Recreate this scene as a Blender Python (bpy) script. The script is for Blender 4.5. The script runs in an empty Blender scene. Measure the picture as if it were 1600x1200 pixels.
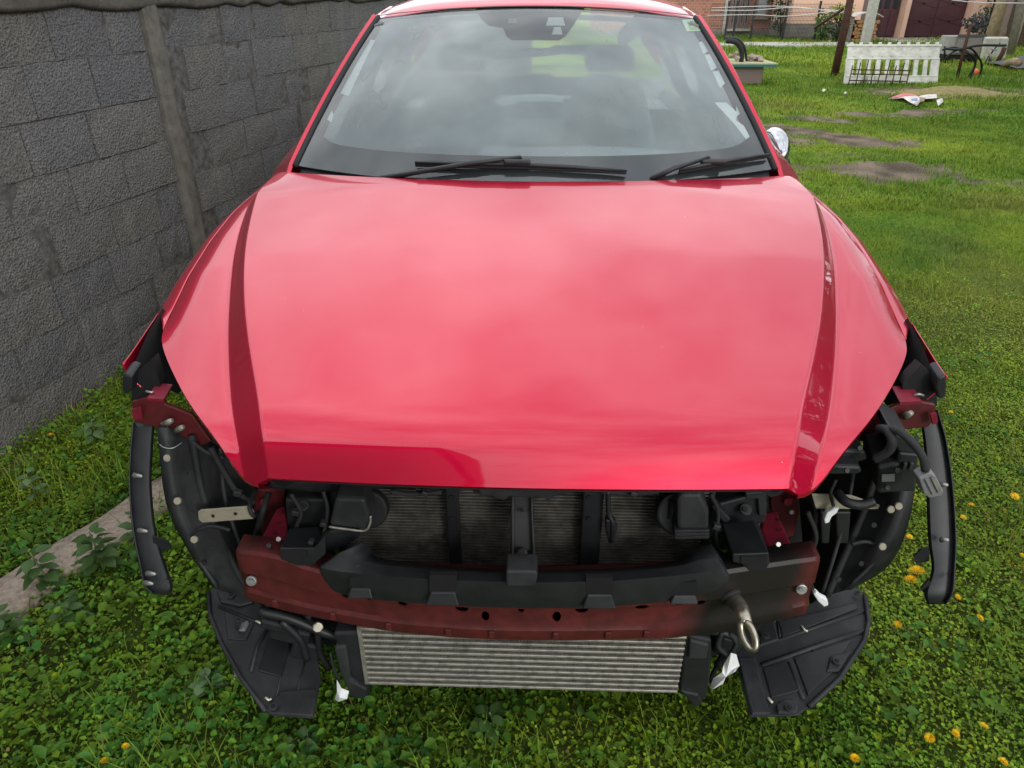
import bpy, bmesh, math, random
import numpy as np
from mathutils import Vector, Matrix, noise

random.seed(7); rng = np.random.default_rng(7)
R = math.radians
SC = bpy.context.scene
COL = SC.collection

# ------------------------------------------------------------------ camera
F, PITCH, H = 1110.0, R(29.0), 1.7
cam = bpy.data.objects.new('camera', bpy.data.cameras.new('camera'))
COL.objects.link(cam)
cam.location = (0, 0, H); cam.rotation_euler = (R(90) - PITCH, 0, 0)
cam.data.sensor_width = 36.0; cam.data.lens = 36.0 * F / 1600.0
cam.data.clip_start = 0.05; cam.data.clip_end = 600
SC.camera = cam

# ------------------------------------------------------------------ sky, sun, exposure
SUN_EL, SUN_AZ = R(23), R(150)           # azimuth measured clockwise from +Y (ahead)
wd = bpy.data.worlds.new('World'); SC.world = wd; wd.use_nodes = True
nt = wd.node_tree; nt.nodes.clear()
def wn(t, **k):
    n = nt.nodes.new(t)
    for a, b in k.items(): setattr(n, a, b)
    return n
sky = wn('ShaderNodeTexSky', sky_type='NISHITA', sun_disc=False)
sky.sun_elevation = SUN_EL; sky.sun_rotation = SUN_AZ; sky.dust_density = 2.0
tc = wn('ShaderNodeTexCoord'); mp = wn('ShaderNodeMapping'); mp.inputs['Scale'].default_value = (1, 1, 2.0)
n1 = wn('ShaderNodeTexNoise'); n1.inputs['Scale'].default_value = 2.3; n1.inputs['Detail'].default_value = 4; n1.inputs['Roughness'].default_value = .55
n2 = wn('ShaderNodeTexNoise'); n2.inputs['Scale'].default_value = 1.5; n2.inputs['Detail'].default_value = 3
r1 = wn('ShaderNodeValToRGB'); r1.color_ramp.elements[0].position = .36; r1.color_ramp.elements[1].position = .66
r1.color_ramp.elements[0].color = (7.2, 7.6, 8.2, 1); r1.color_ramp.elements[1].color = (16.5, 16.8, 17.2, 1)
r2 = wn('ShaderNodeValToRGB'); r2.color_ramp.elements[0].position = .3; r2.color_ramp.elements[1].position = .5
r2.color_ramp.elements[0].color = (.8, .8, .8, 1); r2.color_ramp.elements[1].color = (1, 1, 1, 1)
mx = wn('ShaderNodeMix', data_type='RGBA')
bg = wn('ShaderNodeBackground'); bg.inputs['Strength'].default_value = .1
wo = wn('ShaderNodeOutputWorld')
L = nt.links.new
L(tc.outputs['Generated'], mp.inputs['Vector']); L(mp.outputs[0], n1.inputs['Vector']); L(mp.outputs[0], n2.inputs['Vector'])
L(n1.outputs['Fac'], r1.inputs[0]); L(n2.outputs['Fac'], r2.inputs[0])
L(r2.outputs[0], mx.inputs[0]); L(sky.outputs[0], mx.inputs[6]); L(r1.outputs[0], mx.inputs[7])
L(mx.outputs[2], bg.inputs[0]); L(bg.outputs[0], wo.inputs[0])

sd = bpy.data.lights.new('sun', 'SUN'); sd.energy = 0.9; sd.angle = R(14); sd.color = (1, .96, .9)
sun = bpy.data.objects.new('sun', sd); COL.objects.link(sun)
sdir = Vector((math.sin(SUN_AZ) * math.cos(SUN_EL), math.cos(SUN_AZ) * math.cos(SUN_EL), math.sin(SUN_EL)))
sun.rotation_euler = (-sdir).to_track_quat('-Z', 'Y').to_euler(); sun.location = (4, -3, 8)

vs = SC.view_settings; vs.view_transform = 'Standard'; vs.look = 'None'; vs.gamma = 1; vs.use_curve_mapping = False
vs.exposure = 0.64

# ------------------------------------------------------------------ measuring helpers: a view ray met with a real plane
CAMP = np.array([0, 0, H]); CA = R(1.9); CO = np.array([.026, 1.12, 0.])
def ray(px, py):
    u = (px - 800) / F; v = -(py - 600) / F
    return np.array([u, math.cos(PITCH) + v * math.sin(PITCH), -math.sin(PITCH) + v * math.cos(PITCH)])
def tocar(p, vec=False):
    q = np.array(p) - (0 if vec else CO)
    return np.array([q[0] * math.cos(CA) - q[1] * math.sin(CA), q[0] * math.sin(CA) + q[1] * math.cos(CA), q[2]])
CC = tocar(CAMP)
def K(px, py, y):                      # car frame, vertical plane y
    d = tocar(ray(px, py), True); return CC + d * (y - CC[1]) / d[1]
def KZ(px, py, z):                     # car frame, level plane z
    d = tocar(ray(px, py), True); return CC + d * (z - CC[2]) / d[2]
def KX(px, py, x):
    d = tocar(ray(px, py), True); return CC + d * (x - CC[0]) / d[0]
def W(px, py, z=0.):                   # world, level plane
    d = ray(px, py); return CAMP + d * (z - H) / d[2]
def WY(px, py, y):                     # world, vertical plane
    d = ray(px, py); return CAMP + d * y / d[1]

# ------------------------------------------------------------------ materials
def mat(name, base, rough=.6, metal=0., spec=.5, noise_amt=0., noise_scale=20., dark=None, bump=0., bump_scale=80., bump_dist=.004, coat=0., coatr=.03, detail=6., emis=None, pos=(.35, .68), obj=True):
    m = bpy.data.materials.new(name); m.use_nodes = True
    t = m.node_tree; b = t.nodes['Principled BSDF']
    b.inputs['Base Color'].default_value = (*base, 1); b.inputs['Roughness'].default_value = rough
    b.inputs['Metallic'].default_value = metal; b.inputs['Specular IOR Level'].default_value = spec
    b.inputs['Coat Weight'].default_value = coat; b.inputs['Coat Roughness'].default_value = coatr
    if noise_amt > 0 or bump > 0:
        c = t.nodes.new('ShaderNodeTexCoord')
    if noise_amt > 0:
        n = t.nodes.new('ShaderNodeTexNoise'); n.inputs['Scale'].default_value = noise_scale; n.inputs['Detail'].default_value = detail; n.inputs['Roughness'].default_value = .65
        r = t.nodes.new('ShaderNodeValToRGB'); r.color_ramp.elements[0].position = pos[0]; r.color_ramp.elements[1].position = pos[1]
        d = dark or tuple(x * (1 - noise_amt) for x in base)
        r.color_ramp.elements[0].color = (*d, 1); r.color_ramp.elements[1].color = (*base, 1)
        t.links.new(c.outputs['Object'], n.inputs['Vector']); t.links.new(n.outputs['Fac'], r.inputs[0]); t.links.new(r.outputs[0], b.inputs['Base Color'])
    if bump > 0:
        n = t.nodes.new('ShaderNodeTexNoise'); n.inputs['Scale'].default_value = bump_scale; n.inputs['Detail'].default_value = 8; n.inputs['Roughness'].default_value = .7
        p = t.nodes.new('ShaderNodeBump'); p.inputs['Strength'].default_value = bump; p.inputs['Distance'].default_value = bump_dist
        t.links.new(c.outputs['Object'], n.inputs['Vector']); t.links.new(n.outputs['Fac'], p.inputs['Height']); t.links.new(p.outputs[0], b.inputs['Normal'])
    return m

M = {}
M['paint'] = mat('red_metallic_paint', (.45, .002, .029), .38, .72, .12, coat=.85, coatr=.025)
M['maroon'] = mat('maroon_primer_steel', (.10, .010, .013), .5, 0, .4, noise_amt=.45, noise_scale=14, bump=.25, bump_scale=60, bump_dist=.002)
M['crimson'] = mat('crimson_body_steel', (.20, .012, .03), .45, .1, .4, noise_amt=.4, noise_scale=22)
M['plastic'] = mat('black_plastic', (.016, .017, .019), .5, 0, .4, noise_amt=.45, noise_scale=18, bump=.12, bump_scale=160, bump_dist=.001)
M['plastic_dusty'] = mat('dusty_black_plastic', (.036, .037, .039), .6, 0, .35, dark=(.013, .0135, .015), noise_amt=.5, noise_scale=9, bump=.2, bump_scale=90, bump_dist=.002, pos=(.42, .75))
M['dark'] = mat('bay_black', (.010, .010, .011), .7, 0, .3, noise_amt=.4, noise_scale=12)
M['rubber'] = mat('rubber', (.018, .018, .019), .75, 0, .3)
M['pianoblack'] = mat('gloss_black', (.008, .008, .009), .15, 0, .5)
M['alu'] = mat('dull_aluminium', (.30, .285, .24), .5, .55, .5, dark=(.15, .14, .12), noise_amt=.5, noise_scale=48, pos=(.32, .55))
M['fin'] = mat('grey_cooling_fin', (.075, .07, .06), .6, .3, .4, noise_amt=.5, noise_scale=40)
M['condenser'] = mat('dark_condenser_fin', (.011, .0107, .0104), .6, .3, .4, noise_amt=.5, noise_scale=60)
M['condtube'] = mat('condenser_tube', (.15, .14, .122), .5, .2, .4, dark=(.05, .046, .04), noise_amt=.6, noise_scale=25)
M['bolt'] = mat('zinc_bolt', (.33, .33, .32), .45, .7, .5)
M['chrome'] = mat('chrome', (.42, .43, .45), .12, 1., .5)
M['hook'] = mat('yellow_zinc_steel', (.46, .42, .33), .32, .9, .5, dark=(.20, .18, .15), noise_amt=.5, noise_scale=40)
M['beige'] = mat('beige_bracket', (.30, .27, .20), .6, .1, .4, noise_amt=.35, noise_scale=25)
M['white'] = mat('white_plastic_film', (.75, .76, .76), .4, 0, .4, noise_amt=.12, noise_scale=30)
M['cream'] = mat('cream_connector', (.68, .65, .52), .5, 0, .4, noise_amt=.2, noise_scale=60)
M['greyconn'] = mat('grey_connector', (.16, .16, .165), .5, 0, .4)
M['interior'] = mat('cabin_trim_dark', (.17, .185, .19), .7, 0, .3)
M['dash'] = mat('dashboard_top', (.40, .45, .44), .6, 0, .3)
M['seat'] = mat('seat_leather', (.20, .21, .215), .6, 0, .3)
M['liner'] = mat('pale_headliner', (.55, .56, .52), .8, 0, .2)
M['frit'] = mat('ceramic_black_band', (.012, .013, .017), .4, 0, .4)
M['tyre'] = M['rubber']
M['sticker'] = mat('sticker_yellow_green', (.42, .62, .10), .5, 0, .3, noise_amt=.2, noise_scale=60)
M['stickerw'] = mat('sticker_pale', (.72, .80, .66), .5)

def glass_mat(name, ior, tint):
    m = bpy.data.materials.new(name); m.use_nodes = True; t = m.node_tree; t.nodes.clear()
    o = t.nodes.new('ShaderNodeOutputMaterial'); x = t.nodes.new('ShaderNodeMixShader')
    f = t.nodes.new('ShaderNodeFresnel'); f.inputs['IOR'].default_value = ior
    a = t.nodes.new('ShaderNodeBsdfTransparent'); a.inputs[0].default_value = (*tint, 1)
    g = t.nodes.new('ShaderNodeBsdfGlossy'); g.inputs['Roughness'].default_value = .02; g.inputs[0].default_value = (.97, 1, 1, 1)
    dd = t.nodes.new('ShaderNodeBsdfDiffuse'); dd.inputs[0].default_value = (.5, .55, .55, 1)
    x2 = t.nodes.new('ShaderNodeMixShader')
    n = t.nodes.new('ShaderNodeTexNoise'); n.inputs['Scale'].default_value = 4; n.inputs['Detail'].default_value = 5
    c = t.nodes.new('ShaderNodeTexCoord'); mr = t.nodes.new('ShaderNodeMapRange'); mr.inputs[3].default_value = .015; mr.inputs[4].default_value = .05
    t.links.new(c.outputs['Object'], n.inputs[0]); t.links.new(n.outputs[0], mr.inputs[0]); t.links.new(mr.outputs[0], x2.inputs[0])
    t.links.new(f.outputs[0], x.inputs[0]); t.links.new(a.outputs[0], x.inputs[1]); t.links.new(g.outputs[0], x.inputs[2])
    t.links.new(x.outputs[0], x2.inputs[1]); t.links.new(dd.outputs[0], x2.inputs[2]); t.links.new(x2.outputs[0], o.inputs[0])
    return m
M['glass'] = glass_mat('dusty_windscreen_glass', 1.72, (.80, .86, .86))
def film():
    m = bpy.data.materials.new('hazy_film_on_glass'); m.use_nodes = True; t = m.node_tree; t.nodes.clear()
    o = t.nodes.new('ShaderNodeOutputMaterial'); x = t.nodes.new('ShaderNodeMixShader'); a = t.nodes.new('ShaderNodeBsdfTransparent'); d = t.nodes.new('ShaderNodeBsdfDiffuse'); d.inputs[0].default_value = (.78, .84, .87, 1)
    n = t.nodes.new('ShaderNodeTexNoise'); n.inputs['Scale'].default_value = 3.2; n.inputs['Detail'].default_value = 4; c = t.nodes.new('ShaderNodeTexCoord')
    mr = t.nodes.new('ShaderNodeMapRange'); mr.inputs[1].default_value = .3; mr.inputs[2].default_value = .7; mr.inputs[3].default_value = .22; mr.inputs[4].default_value = .42
    t.links.new(c.outputs['Object'], n.inputs[0]); t.links.new(n.outputs[0], mr.inputs[0]); t.links.new(mr.outputs[0], x.inputs[0]); t.links.new(a.outputs[0], x.inputs[1]); t.links.new(d.outputs[0], x.inputs[2]); t.links.new(x.outputs[0], o.inputs[0])
    return m
M['haze_film'] = film()
M['rearglass'] = glass_mat('rear_glass', 1.12, (.9, .95, .93))
M['sideglass'] = glass_mat('side_glass', 1.5, (.6, .68, .66))

# paint: add metallic flake variation
def tweak_paint():
    t = M['paint'].node_tree; b = t.nodes['Principled BSDF']; b.inputs['Coat IOR'].default_value = 1.56
    c = t.nodes.new('ShaderNodeTexCoord'); n = t.nodes.new('ShaderNodeTexNoise'); n.inputs['Scale'].default_value = 900; n.inputs['Detail'].default_value = 1
    p = t.nodes.new('ShaderNodeBump'); p.inputs['Strength'].default_value = .08; p.inputs['Distance'].default_value = .0006
    t.links.new(c.outputs['Object'], n.inputs[0]); t.links.new(n.outputs[0], p.inputs['Height']); t.links.new(p.outputs[0], b.inputs['Normal'])
    n3 = t.nodes.new('ShaderNodeTexNoise'); n3.inputs['Scale'].default_value = 7; n3.inputs['Detail'].default_value = 8
    mr = t.nodes.new('ShaderNodeMapRange'); mr.inputs[1].default_value = .4; mr.inputs[2].default_value = .8; mr.inputs[3].default_value = .02; mr.inputs[4].default_value = .09
    t.links.new(c.outputs['Object'], n3.inputs[0]); t.links.new(n3.outputs[0], mr.inputs[0]); t.links.new(mr.outputs[0], b.inputs['Coat Roughness'])
    v = t.nodes.new('ShaderNodeTexVoronoi'); v.inputs['Scale'].default_value = 26
    n4 = t.nodes.new('ShaderNodeTexNoise'); n4.inputs['Scale'].default_value = 3; th = t.nodes.new('ShaderNodeMath'); th.operation = 'MULTIPLY_ADD'; th.inputs[1].default_value = .14; th.inputs[2].default_value = -.058
    lt = t.nodes.new('ShaderNodeMath'); lt.operation = 'LESS_THAN'; mxp = t.nodes.new('ShaderNodeMix'); mxp.data_type = 'RGBA'
    mxp.inputs[6].default_value = b.inputs['Base Color'].default_value[:]; mxp.inputs[7].default_value = (.55, .38, .36, 1)
    t.links.new(c.outputs['Object'], v.inputs['Vector']); t.links.new(c.outputs['Object'], n4.inputs[0]); t.links.new(n4.outputs[0], th.inputs[0])
    t.links.new(v.outputs['Distance'], lt.inputs[0]); t.links.new(th.outputs[0], lt.inputs[1]); t.links.new(lt.outputs[0], mxp.inputs[0]); t.links.new(mxp.outputs[2], b.inputs['Base Color'])
tweak_paint()
# crash beam: maroon, with a sooty black patch on the right part
def beam_mat():
    m = mat('maroon_beam_with_soot', (.14, .012, .014), .5, 0, .35, bump=.3, bump_scale=40, bump_dist=.003)
    t = m.node_tree; b = t.nodes['Principled BSDF']
    c = t.nodes.new('ShaderNodeTexCoord'); s = t.nodes.new('ShaderNodeSeparateXYZ')
    n = t.nodes.new('ShaderNodeTexNoise'); n.inputs['Scale'].default_value = 9; n.inputs['Detail'].default_value = 6
    t.links.new(c.outputs['Object'], s.inputs[0]); t.links.new(c.outputs['Object'], n.inputs[0])
    ad = t.nodes.new('ShaderNodeMath'); ad.operation = 'MULTIPLY_ADD'; ad.inputs[1].default_value = .10
    t.links.new(n.outputs['Fac'], ad.inputs[0]); t.links.new(s.outputs['X'], ad.inputs[2])
    r = t.nodes.new('ShaderNodeValToRGB'); e = r.color_ramp.elements
    mr = t.nodes.new('ShaderNodeMapRange'); mr.inputs[1].default_value = .05; mr.inputs[2].default_value = .85
    t.links.new(ad.outputs[0], mr.inputs[0]); t.links.new(mr.outputs[0], r.inputs[0])
    e[0].position = 0; e[0].color = (0, 0, 0, 1); e[1].position = .42; e[1].color = (0, 0, 0, 1)
    for p, v in ((.50, 1), (.72, 1), (.80, .15)):
        q = e.new(p); q.color = (v, v, v, 1)
    n2 = t.nodes.new('ShaderNodeTexNoise'); n2.inputs['Scale'].default_value = 25; n2.inputs['Detail'].default_value = 7
    t.links.new(c.outputs['Object'], n2.inputs[0])
    r2 = t.nodes.new('ShaderNodeValToRGB'); r2.color_ramp.elements[0].position = .3; r2.color_ramp.elements[1].position = .75
    r2.color_ramp.elements[0].color = (.050, .009, .009, 1); r2.color_ramp.elements[1].color = (.105, .016, .016, 1)
    t.links.new(n2.outputs['Fac'], r2.inputs[0])
    mx = t.nodes.new('ShaderNodeMix'); mx.data_type = 'RGBA'; mx.inputs[7].default_value = (.010, .008, .007, 1)
    t.links.new(r.outputs[0], mx.inputs[0]); t.links.new(r2.outputs[0], mx.inputs[6]); t.links.new(mx.outputs[2], b.inputs['Base Color'])
    return m
M['beam'] = beam_mat()

# ------------------------------------------------------------------ mesh helpers
def link(o, parent=None):
    COL.objects.link(o)
    if parent is not None: o.parent = parent
    return o
def mesh(name, verts, faces, m, parent=None, smooth=False, bevel=0., solid=0., seg=2, auto=None):
    me = bpy.data.meshes.new(name)
    me.from_pydata([tuple(float(a) for a in v) for v in verts], [], faces)
    bm = bmesh.new(); bm.from_mesh(me); bmesh.ops.recalc_face_normals(bm, faces=bm.faces); bm.to_mesh(me); bm.free()
    me.materials.append(M[m] if isinstance(m, str) else m)
    if smooth: me.polygons.foreach_set('use_smooth', [True] * len(me.polygons))
    o = bpy.data.objects.new(name, me); link(o, parent)
    if solid:
        s = o.modifiers.new('solid', 'SOLIDIFY'); s.thickness = abs(solid); s.offset = -1 if solid > 0 else 1
    if bevel:
        b = o.modifiers.new('bevel', 'BEVEL'); b.width = bevel; b.segments = seg; b.limit_method = 'ANGLE'; b.angle_limit = R(35)
    return o
class MB:
    def __init__(s): s.v = []; s.f = []
    def add(s, v, f):
        k = len(s.v); s.v += [tuple(a) for a in v]; s.f += [tuple(i + k for i in q) for q in f]
    def box(s, c, d, rot=None):
        v = [Vector((x * d[0] / 2, y * d[1] / 2, z * d[2] / 2)) for x in (-1, 1) for y in (-1, 1) for z in (-1, 1)]
        if rot is not None: v = [rot @ p for p in v]
        v = [p + Vector(c) for p in v]
        s.add(v, [(0, 1, 3, 2), (4, 6, 7, 5), (0, 4, 5, 1), (2, 3, 7, 6), (0, 2, 6, 4), (1, 5, 7, 3)])
    def prism(s, pts, ext):
        n = len(pts); e = np.array(ext, float); a = [np.array(p, float) for p in pts]
        s.add([tuple(p) for p in a] + [tuple(p + e) for p in a],
              [tuple(range(n)), tuple(range(2 * n - 1, n - 1, -1))] + [(i, i + n, (i + 1) % n + n, (i + 1) % n) for i in range(n)])
    def tube(s, pts, r, n=8, cap=True):
        pts = [Vector(p) for p in pts]; rs = r if isinstance(r, (list, tuple)) else [r] * len(pts)
        rings = []; up = Vector((0, 0, 1))
        t0 = (pts[1] - pts[0]).normalized()
        if abs(t0.dot(up)) > .95: up = Vector((1, 0, 0))
        a = (up - t0 * up.dot(t0)).normalized()
        for i, p in enumerate(pts):
            t = (pts[min(i + 1, len(pts) - 1)] - pts[max(i - 1, 0)]).normalized()
            a = (a - t * a.dot(t)).normalized(); b = t.cross(a)
            rings.append([p + (a * math.cos(2 * math.pi * k / n) + b * math.sin(2 * math.pi * k / n)) * rs[i] for k in range(n)])
        v = [q for g in rings for q in g]; f = []
        for i in range(len(pts) - 1):
            for k in range(n): f.append((i * n + k, i * n + (k + 1) % n, (i + 1) * n + (k + 1) % n, (i + 1) * n + k))
        if cap: f += [tuple(range(n)), tuple(range((len(pts) - 1) * n, len(pts) * n))]
        s.add(v, f)
    def grid(s, P):
        n, m_ = len(P), len(P[0])
        s.add([tuple(p) for r_ in P for p in r_], [(i * m_ + j, i * m_ + j + 1, (i + 1) * m_ + j + 1, (i + 1) * m_ + j) for i in range(n - 1) for j in range(m_ - 1)])
    def build(s, name, m, parent=None, **k): return mesh(name, s.v, s.f, m, parent, **k)
def mb_box(name, c, d, m, parent=None, rot=None, **k):
    b = MB(); b.box(c, d, rot); return b.build(name, m, parent, **k)
def mb_prism(name, pts, ext, m, parent=None, **k):
    b = MB(); b.prism(pts, ext); return b.build(name, m, parent, **k)
def mb_tube(name, pts, r, m, parent=None, n=8, **k):
    b = MB(); b.tube(pts, r, n); k.setdefault('smooth', True); return b.build(name, m, parent, **k)
def mb_grid(name, P, m, parent=None, **k):
    b = MB(); b.grid(P); return b.build(name, m, parent, **k)
def disc(name, c, axis, r, h, m, parent=None, n=16, bevel=0.):
    a = Vector(axis).normalized(); return mb_tube(name, [Vector(c), Vector(c) + a * h], r, m, parent, n=n, smooth=False, bevel=bevel)
def empty(name, loc=(0, 0, 0), rz=0.):
    o = bpy.data.objects.new(name, None); o.location = loc; o.rotation_euler = (0, 0, rz); o.empty_display_size = .2; return link(o)
def tag(o, label=None, cat=None, group=None, kind=None):
    if label: o['label'] = label
    if cat: o['category'] = cat
    if group: o['group'] = group
    if kind: o['kind'] = kind
    return o
def copy_tree(o, parent=None):
    c = o.copy(); link(c)
    if parent is not None: c.parent = parent
    for ch in o.children: copy_tree(ch, c)
    return c
def bez(pts, n=12):                     # smooth Catmull-Rom through points
    P = [np.array(p, float) for p in pts]; P = [2 * P[0] - P[1]] + P + [2 * P[-1] - P[-2]]; out = []
    for i in range(1, len(P) - 2):
        for k in range(n):
            t = k / n
            out.append(.5 * ((2 * P[i]) + (-P[i - 1] + P[i + 1]) * t + (2 * P[i - 1] - 5 * P[i] + 4 * P[i + 1] - P[i + 2]) * t * t + (-P[i - 1] + 3 * P[i] - 3 * P[i + 1] + P[i + 2]) * t ** 3))
    out.append(P[-2]); return out
def itp(x, xs, ys): return float(np.interp(x, xs, ys))
def sm(t): t = min(1, max(0, t)); return t * t * (3 - 2 * t)
def vn(x, y, s=1., seed=0.):            # value noise 0..1, vectorised
    x = np.asarray(x) * s + seed * 17.3; y = np.asarray(y) * s - seed * 9.1
    xi = np.floor(x).astype(int); yi = np.floor(y).astype(int); fx = x - xi; fy = y - yi
    fx = fx * fx * (3 - 2 * fx); fy = fy * fy * (3 - 2 * fy)
    def h(a, b):
        n = (a * 374761393 + b * 668265263) & 0x7fffffff; n = ((n ^ (n >> 13)) * 1274126177) & 0x7fffffff
        return ((n ^ (n >> 16)) & 0xffff) / 65535.
    return (h(xi, yi) * (1 - fx) + h(xi + 1, yi) * fx) * (1 - fy) + (h(xi, yi + 1) * (1 - fx) + h(xi + 1, yi + 1) * fx) * fy


# ================================================================== GROUND
DIRT = [(4.2, 9.75, .95, .5, -.5), (4.0, 7.75, .85, .62, -.35), (5.25, 7.2, .5, .22, 0), (4.6, 11.3, .8, .25, -.3), (6.2, 11.9, 1.2, .3, .1), (8.2, 14.6, 1.5, .6, .1), (3.7, 10.6, .3, .25, 0), (-2.02, 2.25, .07, .35, -.25)]
def dirt_d(x, y):                       # <1 inside a bare patch
    d = np.full(np.shape(x), 9.)
    for cx, cy, rx, ry, a in DIRT:
        u = (x - cx) * math.cos(a) + (y - cy) * math.sin(a); v = -(x - cx) * math.sin(a) + (y - cy) * math.cos(a)
        d = np.minimum(d, np.sqrt((u / rx) ** 2 + (v / ry) ** 2))
    return d + (vn(x, y, 2.6, 5) - .5) * 1.3 + (vn(x, y, 8., 6) - .5) * .8 + (vn(x, y, 23., 8) - .5) * .35
def gz(x, y):
    x = np.asarray(x, float); y = np.asarray(y, float)
    z = (vn(x, y, 1.1, 1) - .5) * .05 + (vn(x, y, 4., 2) - .5) * .018 + (vn(x, y, 13., 3) - .5) * .008
    fade = np.clip((60 - np.hypot(x, y)) / 40, 0, 1)
    sh = np.clip(1 - np.abs(x - (-2.66 + .2364 * y)) / .35, 0, 1)      # earth banked against the wall foot
    return z * fade + sh * .02
def axis(lo, hi, n0, n1, far):
    near = np.linspace(lo, hi, n0); g = np.geomspace(.3, far, n1)
    return np.concatenate([lo - g[::-1], near, hi + g])
gx = axis(-3, 10, 270, 22, 240); gy = axis(-1, 16, 330, 22, 240)
X, Y = np.meshgrid(gx, gy); Z = gz(X, Y)
n_, m_ = X.shape
me = bpy.data.meshes.new('ground')
me.from_pydata(np.c_[X.ravel(), Y.ravel(), Z.ravel()].tolist(), [], [(i * m_ + j, i * m_ + j + 1, (i + 1) * m_ + j + 1, (i + 1) * m_ + j) for i in range(n_ - 1) for j in range(m_ - 1)])
me.polygons.foreach_set('use_smooth', [True] * len(me.polygons))
def lawn_rgb(x, y):                     # lawn colour that belongs to the plants: lush, yellowish and mossy patches
    a = vn(x, y, .55, 11); b = vn(x, y, 1.9, 12); c = vn(x, y, 6., 13)
    t = np.clip((.5 * a + .35 * b + .25 * c - .33) * 2.2, 0, 1)[..., None]
    lush = np.array([.090, .178, .016]); yel = np.array([.21, .275, .027]); 
    col = lush * (1 - t) + yel * t
    w = np.clip((np.exp(-((x - 1.9) ** 2 / .35 + (y - 2.3) ** 2 / 1.6)) + .7 * np.exp(-((x - 2.5) ** 2 + (y - 1.2) ** 2) / .5)), 0, 1)[..., None]
    col = col * (1 - .35 * w) + np.array([.13, .15, .018]) * .35 * w
    s = np.clip((vn(x, y, .8, 21) - .66) * 5, 0, 1)[..., None]
    col = col * (1 - .35 * s) + np.array([.17, .15, .055]) * .35 * s
    return col
d = dirt_d(X, Y); lr = lawn_rgb(X, Y)
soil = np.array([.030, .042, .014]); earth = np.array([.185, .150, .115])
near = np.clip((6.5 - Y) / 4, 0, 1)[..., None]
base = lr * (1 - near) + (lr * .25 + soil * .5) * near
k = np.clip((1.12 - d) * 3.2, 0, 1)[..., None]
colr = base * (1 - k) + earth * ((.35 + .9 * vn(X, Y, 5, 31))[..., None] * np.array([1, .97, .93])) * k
ca = me.color_attributes.new('col', 'FLOAT_COLOR', 'POINT')
ca.data.foreach_set('color', np.c_[colr.reshape(-1, 3), np.ones(n_ * m_)].ravel())
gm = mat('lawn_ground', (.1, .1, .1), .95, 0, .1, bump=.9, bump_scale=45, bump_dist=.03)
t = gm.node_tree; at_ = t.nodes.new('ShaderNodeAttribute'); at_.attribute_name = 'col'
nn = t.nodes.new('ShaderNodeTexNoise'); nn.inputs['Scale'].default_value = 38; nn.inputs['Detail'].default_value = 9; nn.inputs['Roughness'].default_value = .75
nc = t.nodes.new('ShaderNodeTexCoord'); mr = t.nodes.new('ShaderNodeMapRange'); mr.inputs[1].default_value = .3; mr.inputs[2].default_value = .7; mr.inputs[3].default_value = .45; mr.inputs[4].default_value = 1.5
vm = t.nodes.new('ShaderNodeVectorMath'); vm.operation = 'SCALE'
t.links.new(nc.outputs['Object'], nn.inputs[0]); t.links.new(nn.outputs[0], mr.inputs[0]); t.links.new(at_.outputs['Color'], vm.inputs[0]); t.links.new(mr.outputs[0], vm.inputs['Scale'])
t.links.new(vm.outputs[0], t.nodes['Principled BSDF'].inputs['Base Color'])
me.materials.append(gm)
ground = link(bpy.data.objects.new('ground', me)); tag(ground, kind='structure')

# strip of old concrete lying between the car and the wall
a0, a1 = np.array([-2.35, .40]), np.array([-.95, 3.23]); dv = (a1 - a0) / np.linalg.norm(a1 - a0); nv = np.array([dv[1], -dv[0]]); a0 = a0 + nv * .06; a1 = a1 + nv * .06
rows = []
for i in range(41):
    p = a0 + (a1 - a0) * i / 40; wob = (float(vn(i * .4, 1., 1, 3)) - .5) * .03
    q = []
    for wv, zz in ((-.002, -.03), (0, .045), (.012, .055), (.09, .056), (.165, .052), (.177, .042), (.18, -.03)):
        g = p + nv * (wv + wob); q.append((g[0], g[1], zz + (float(vn(g[0], g[1], 9, 8)) - .5) * .008))
    rows.append(q)
pm = mat('weathered_pinkish_concrete', (.40, .33, .27), .9, 0, .2, dark=(.21, .17, .135), noise_amt=.5, noise_scale=60, detail=9, bump=.8, bump_scale=70, bump_dist=.01)
tag(mb_grid('concrete_path', rows, pm, smooth=True), kind='structure')

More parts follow.
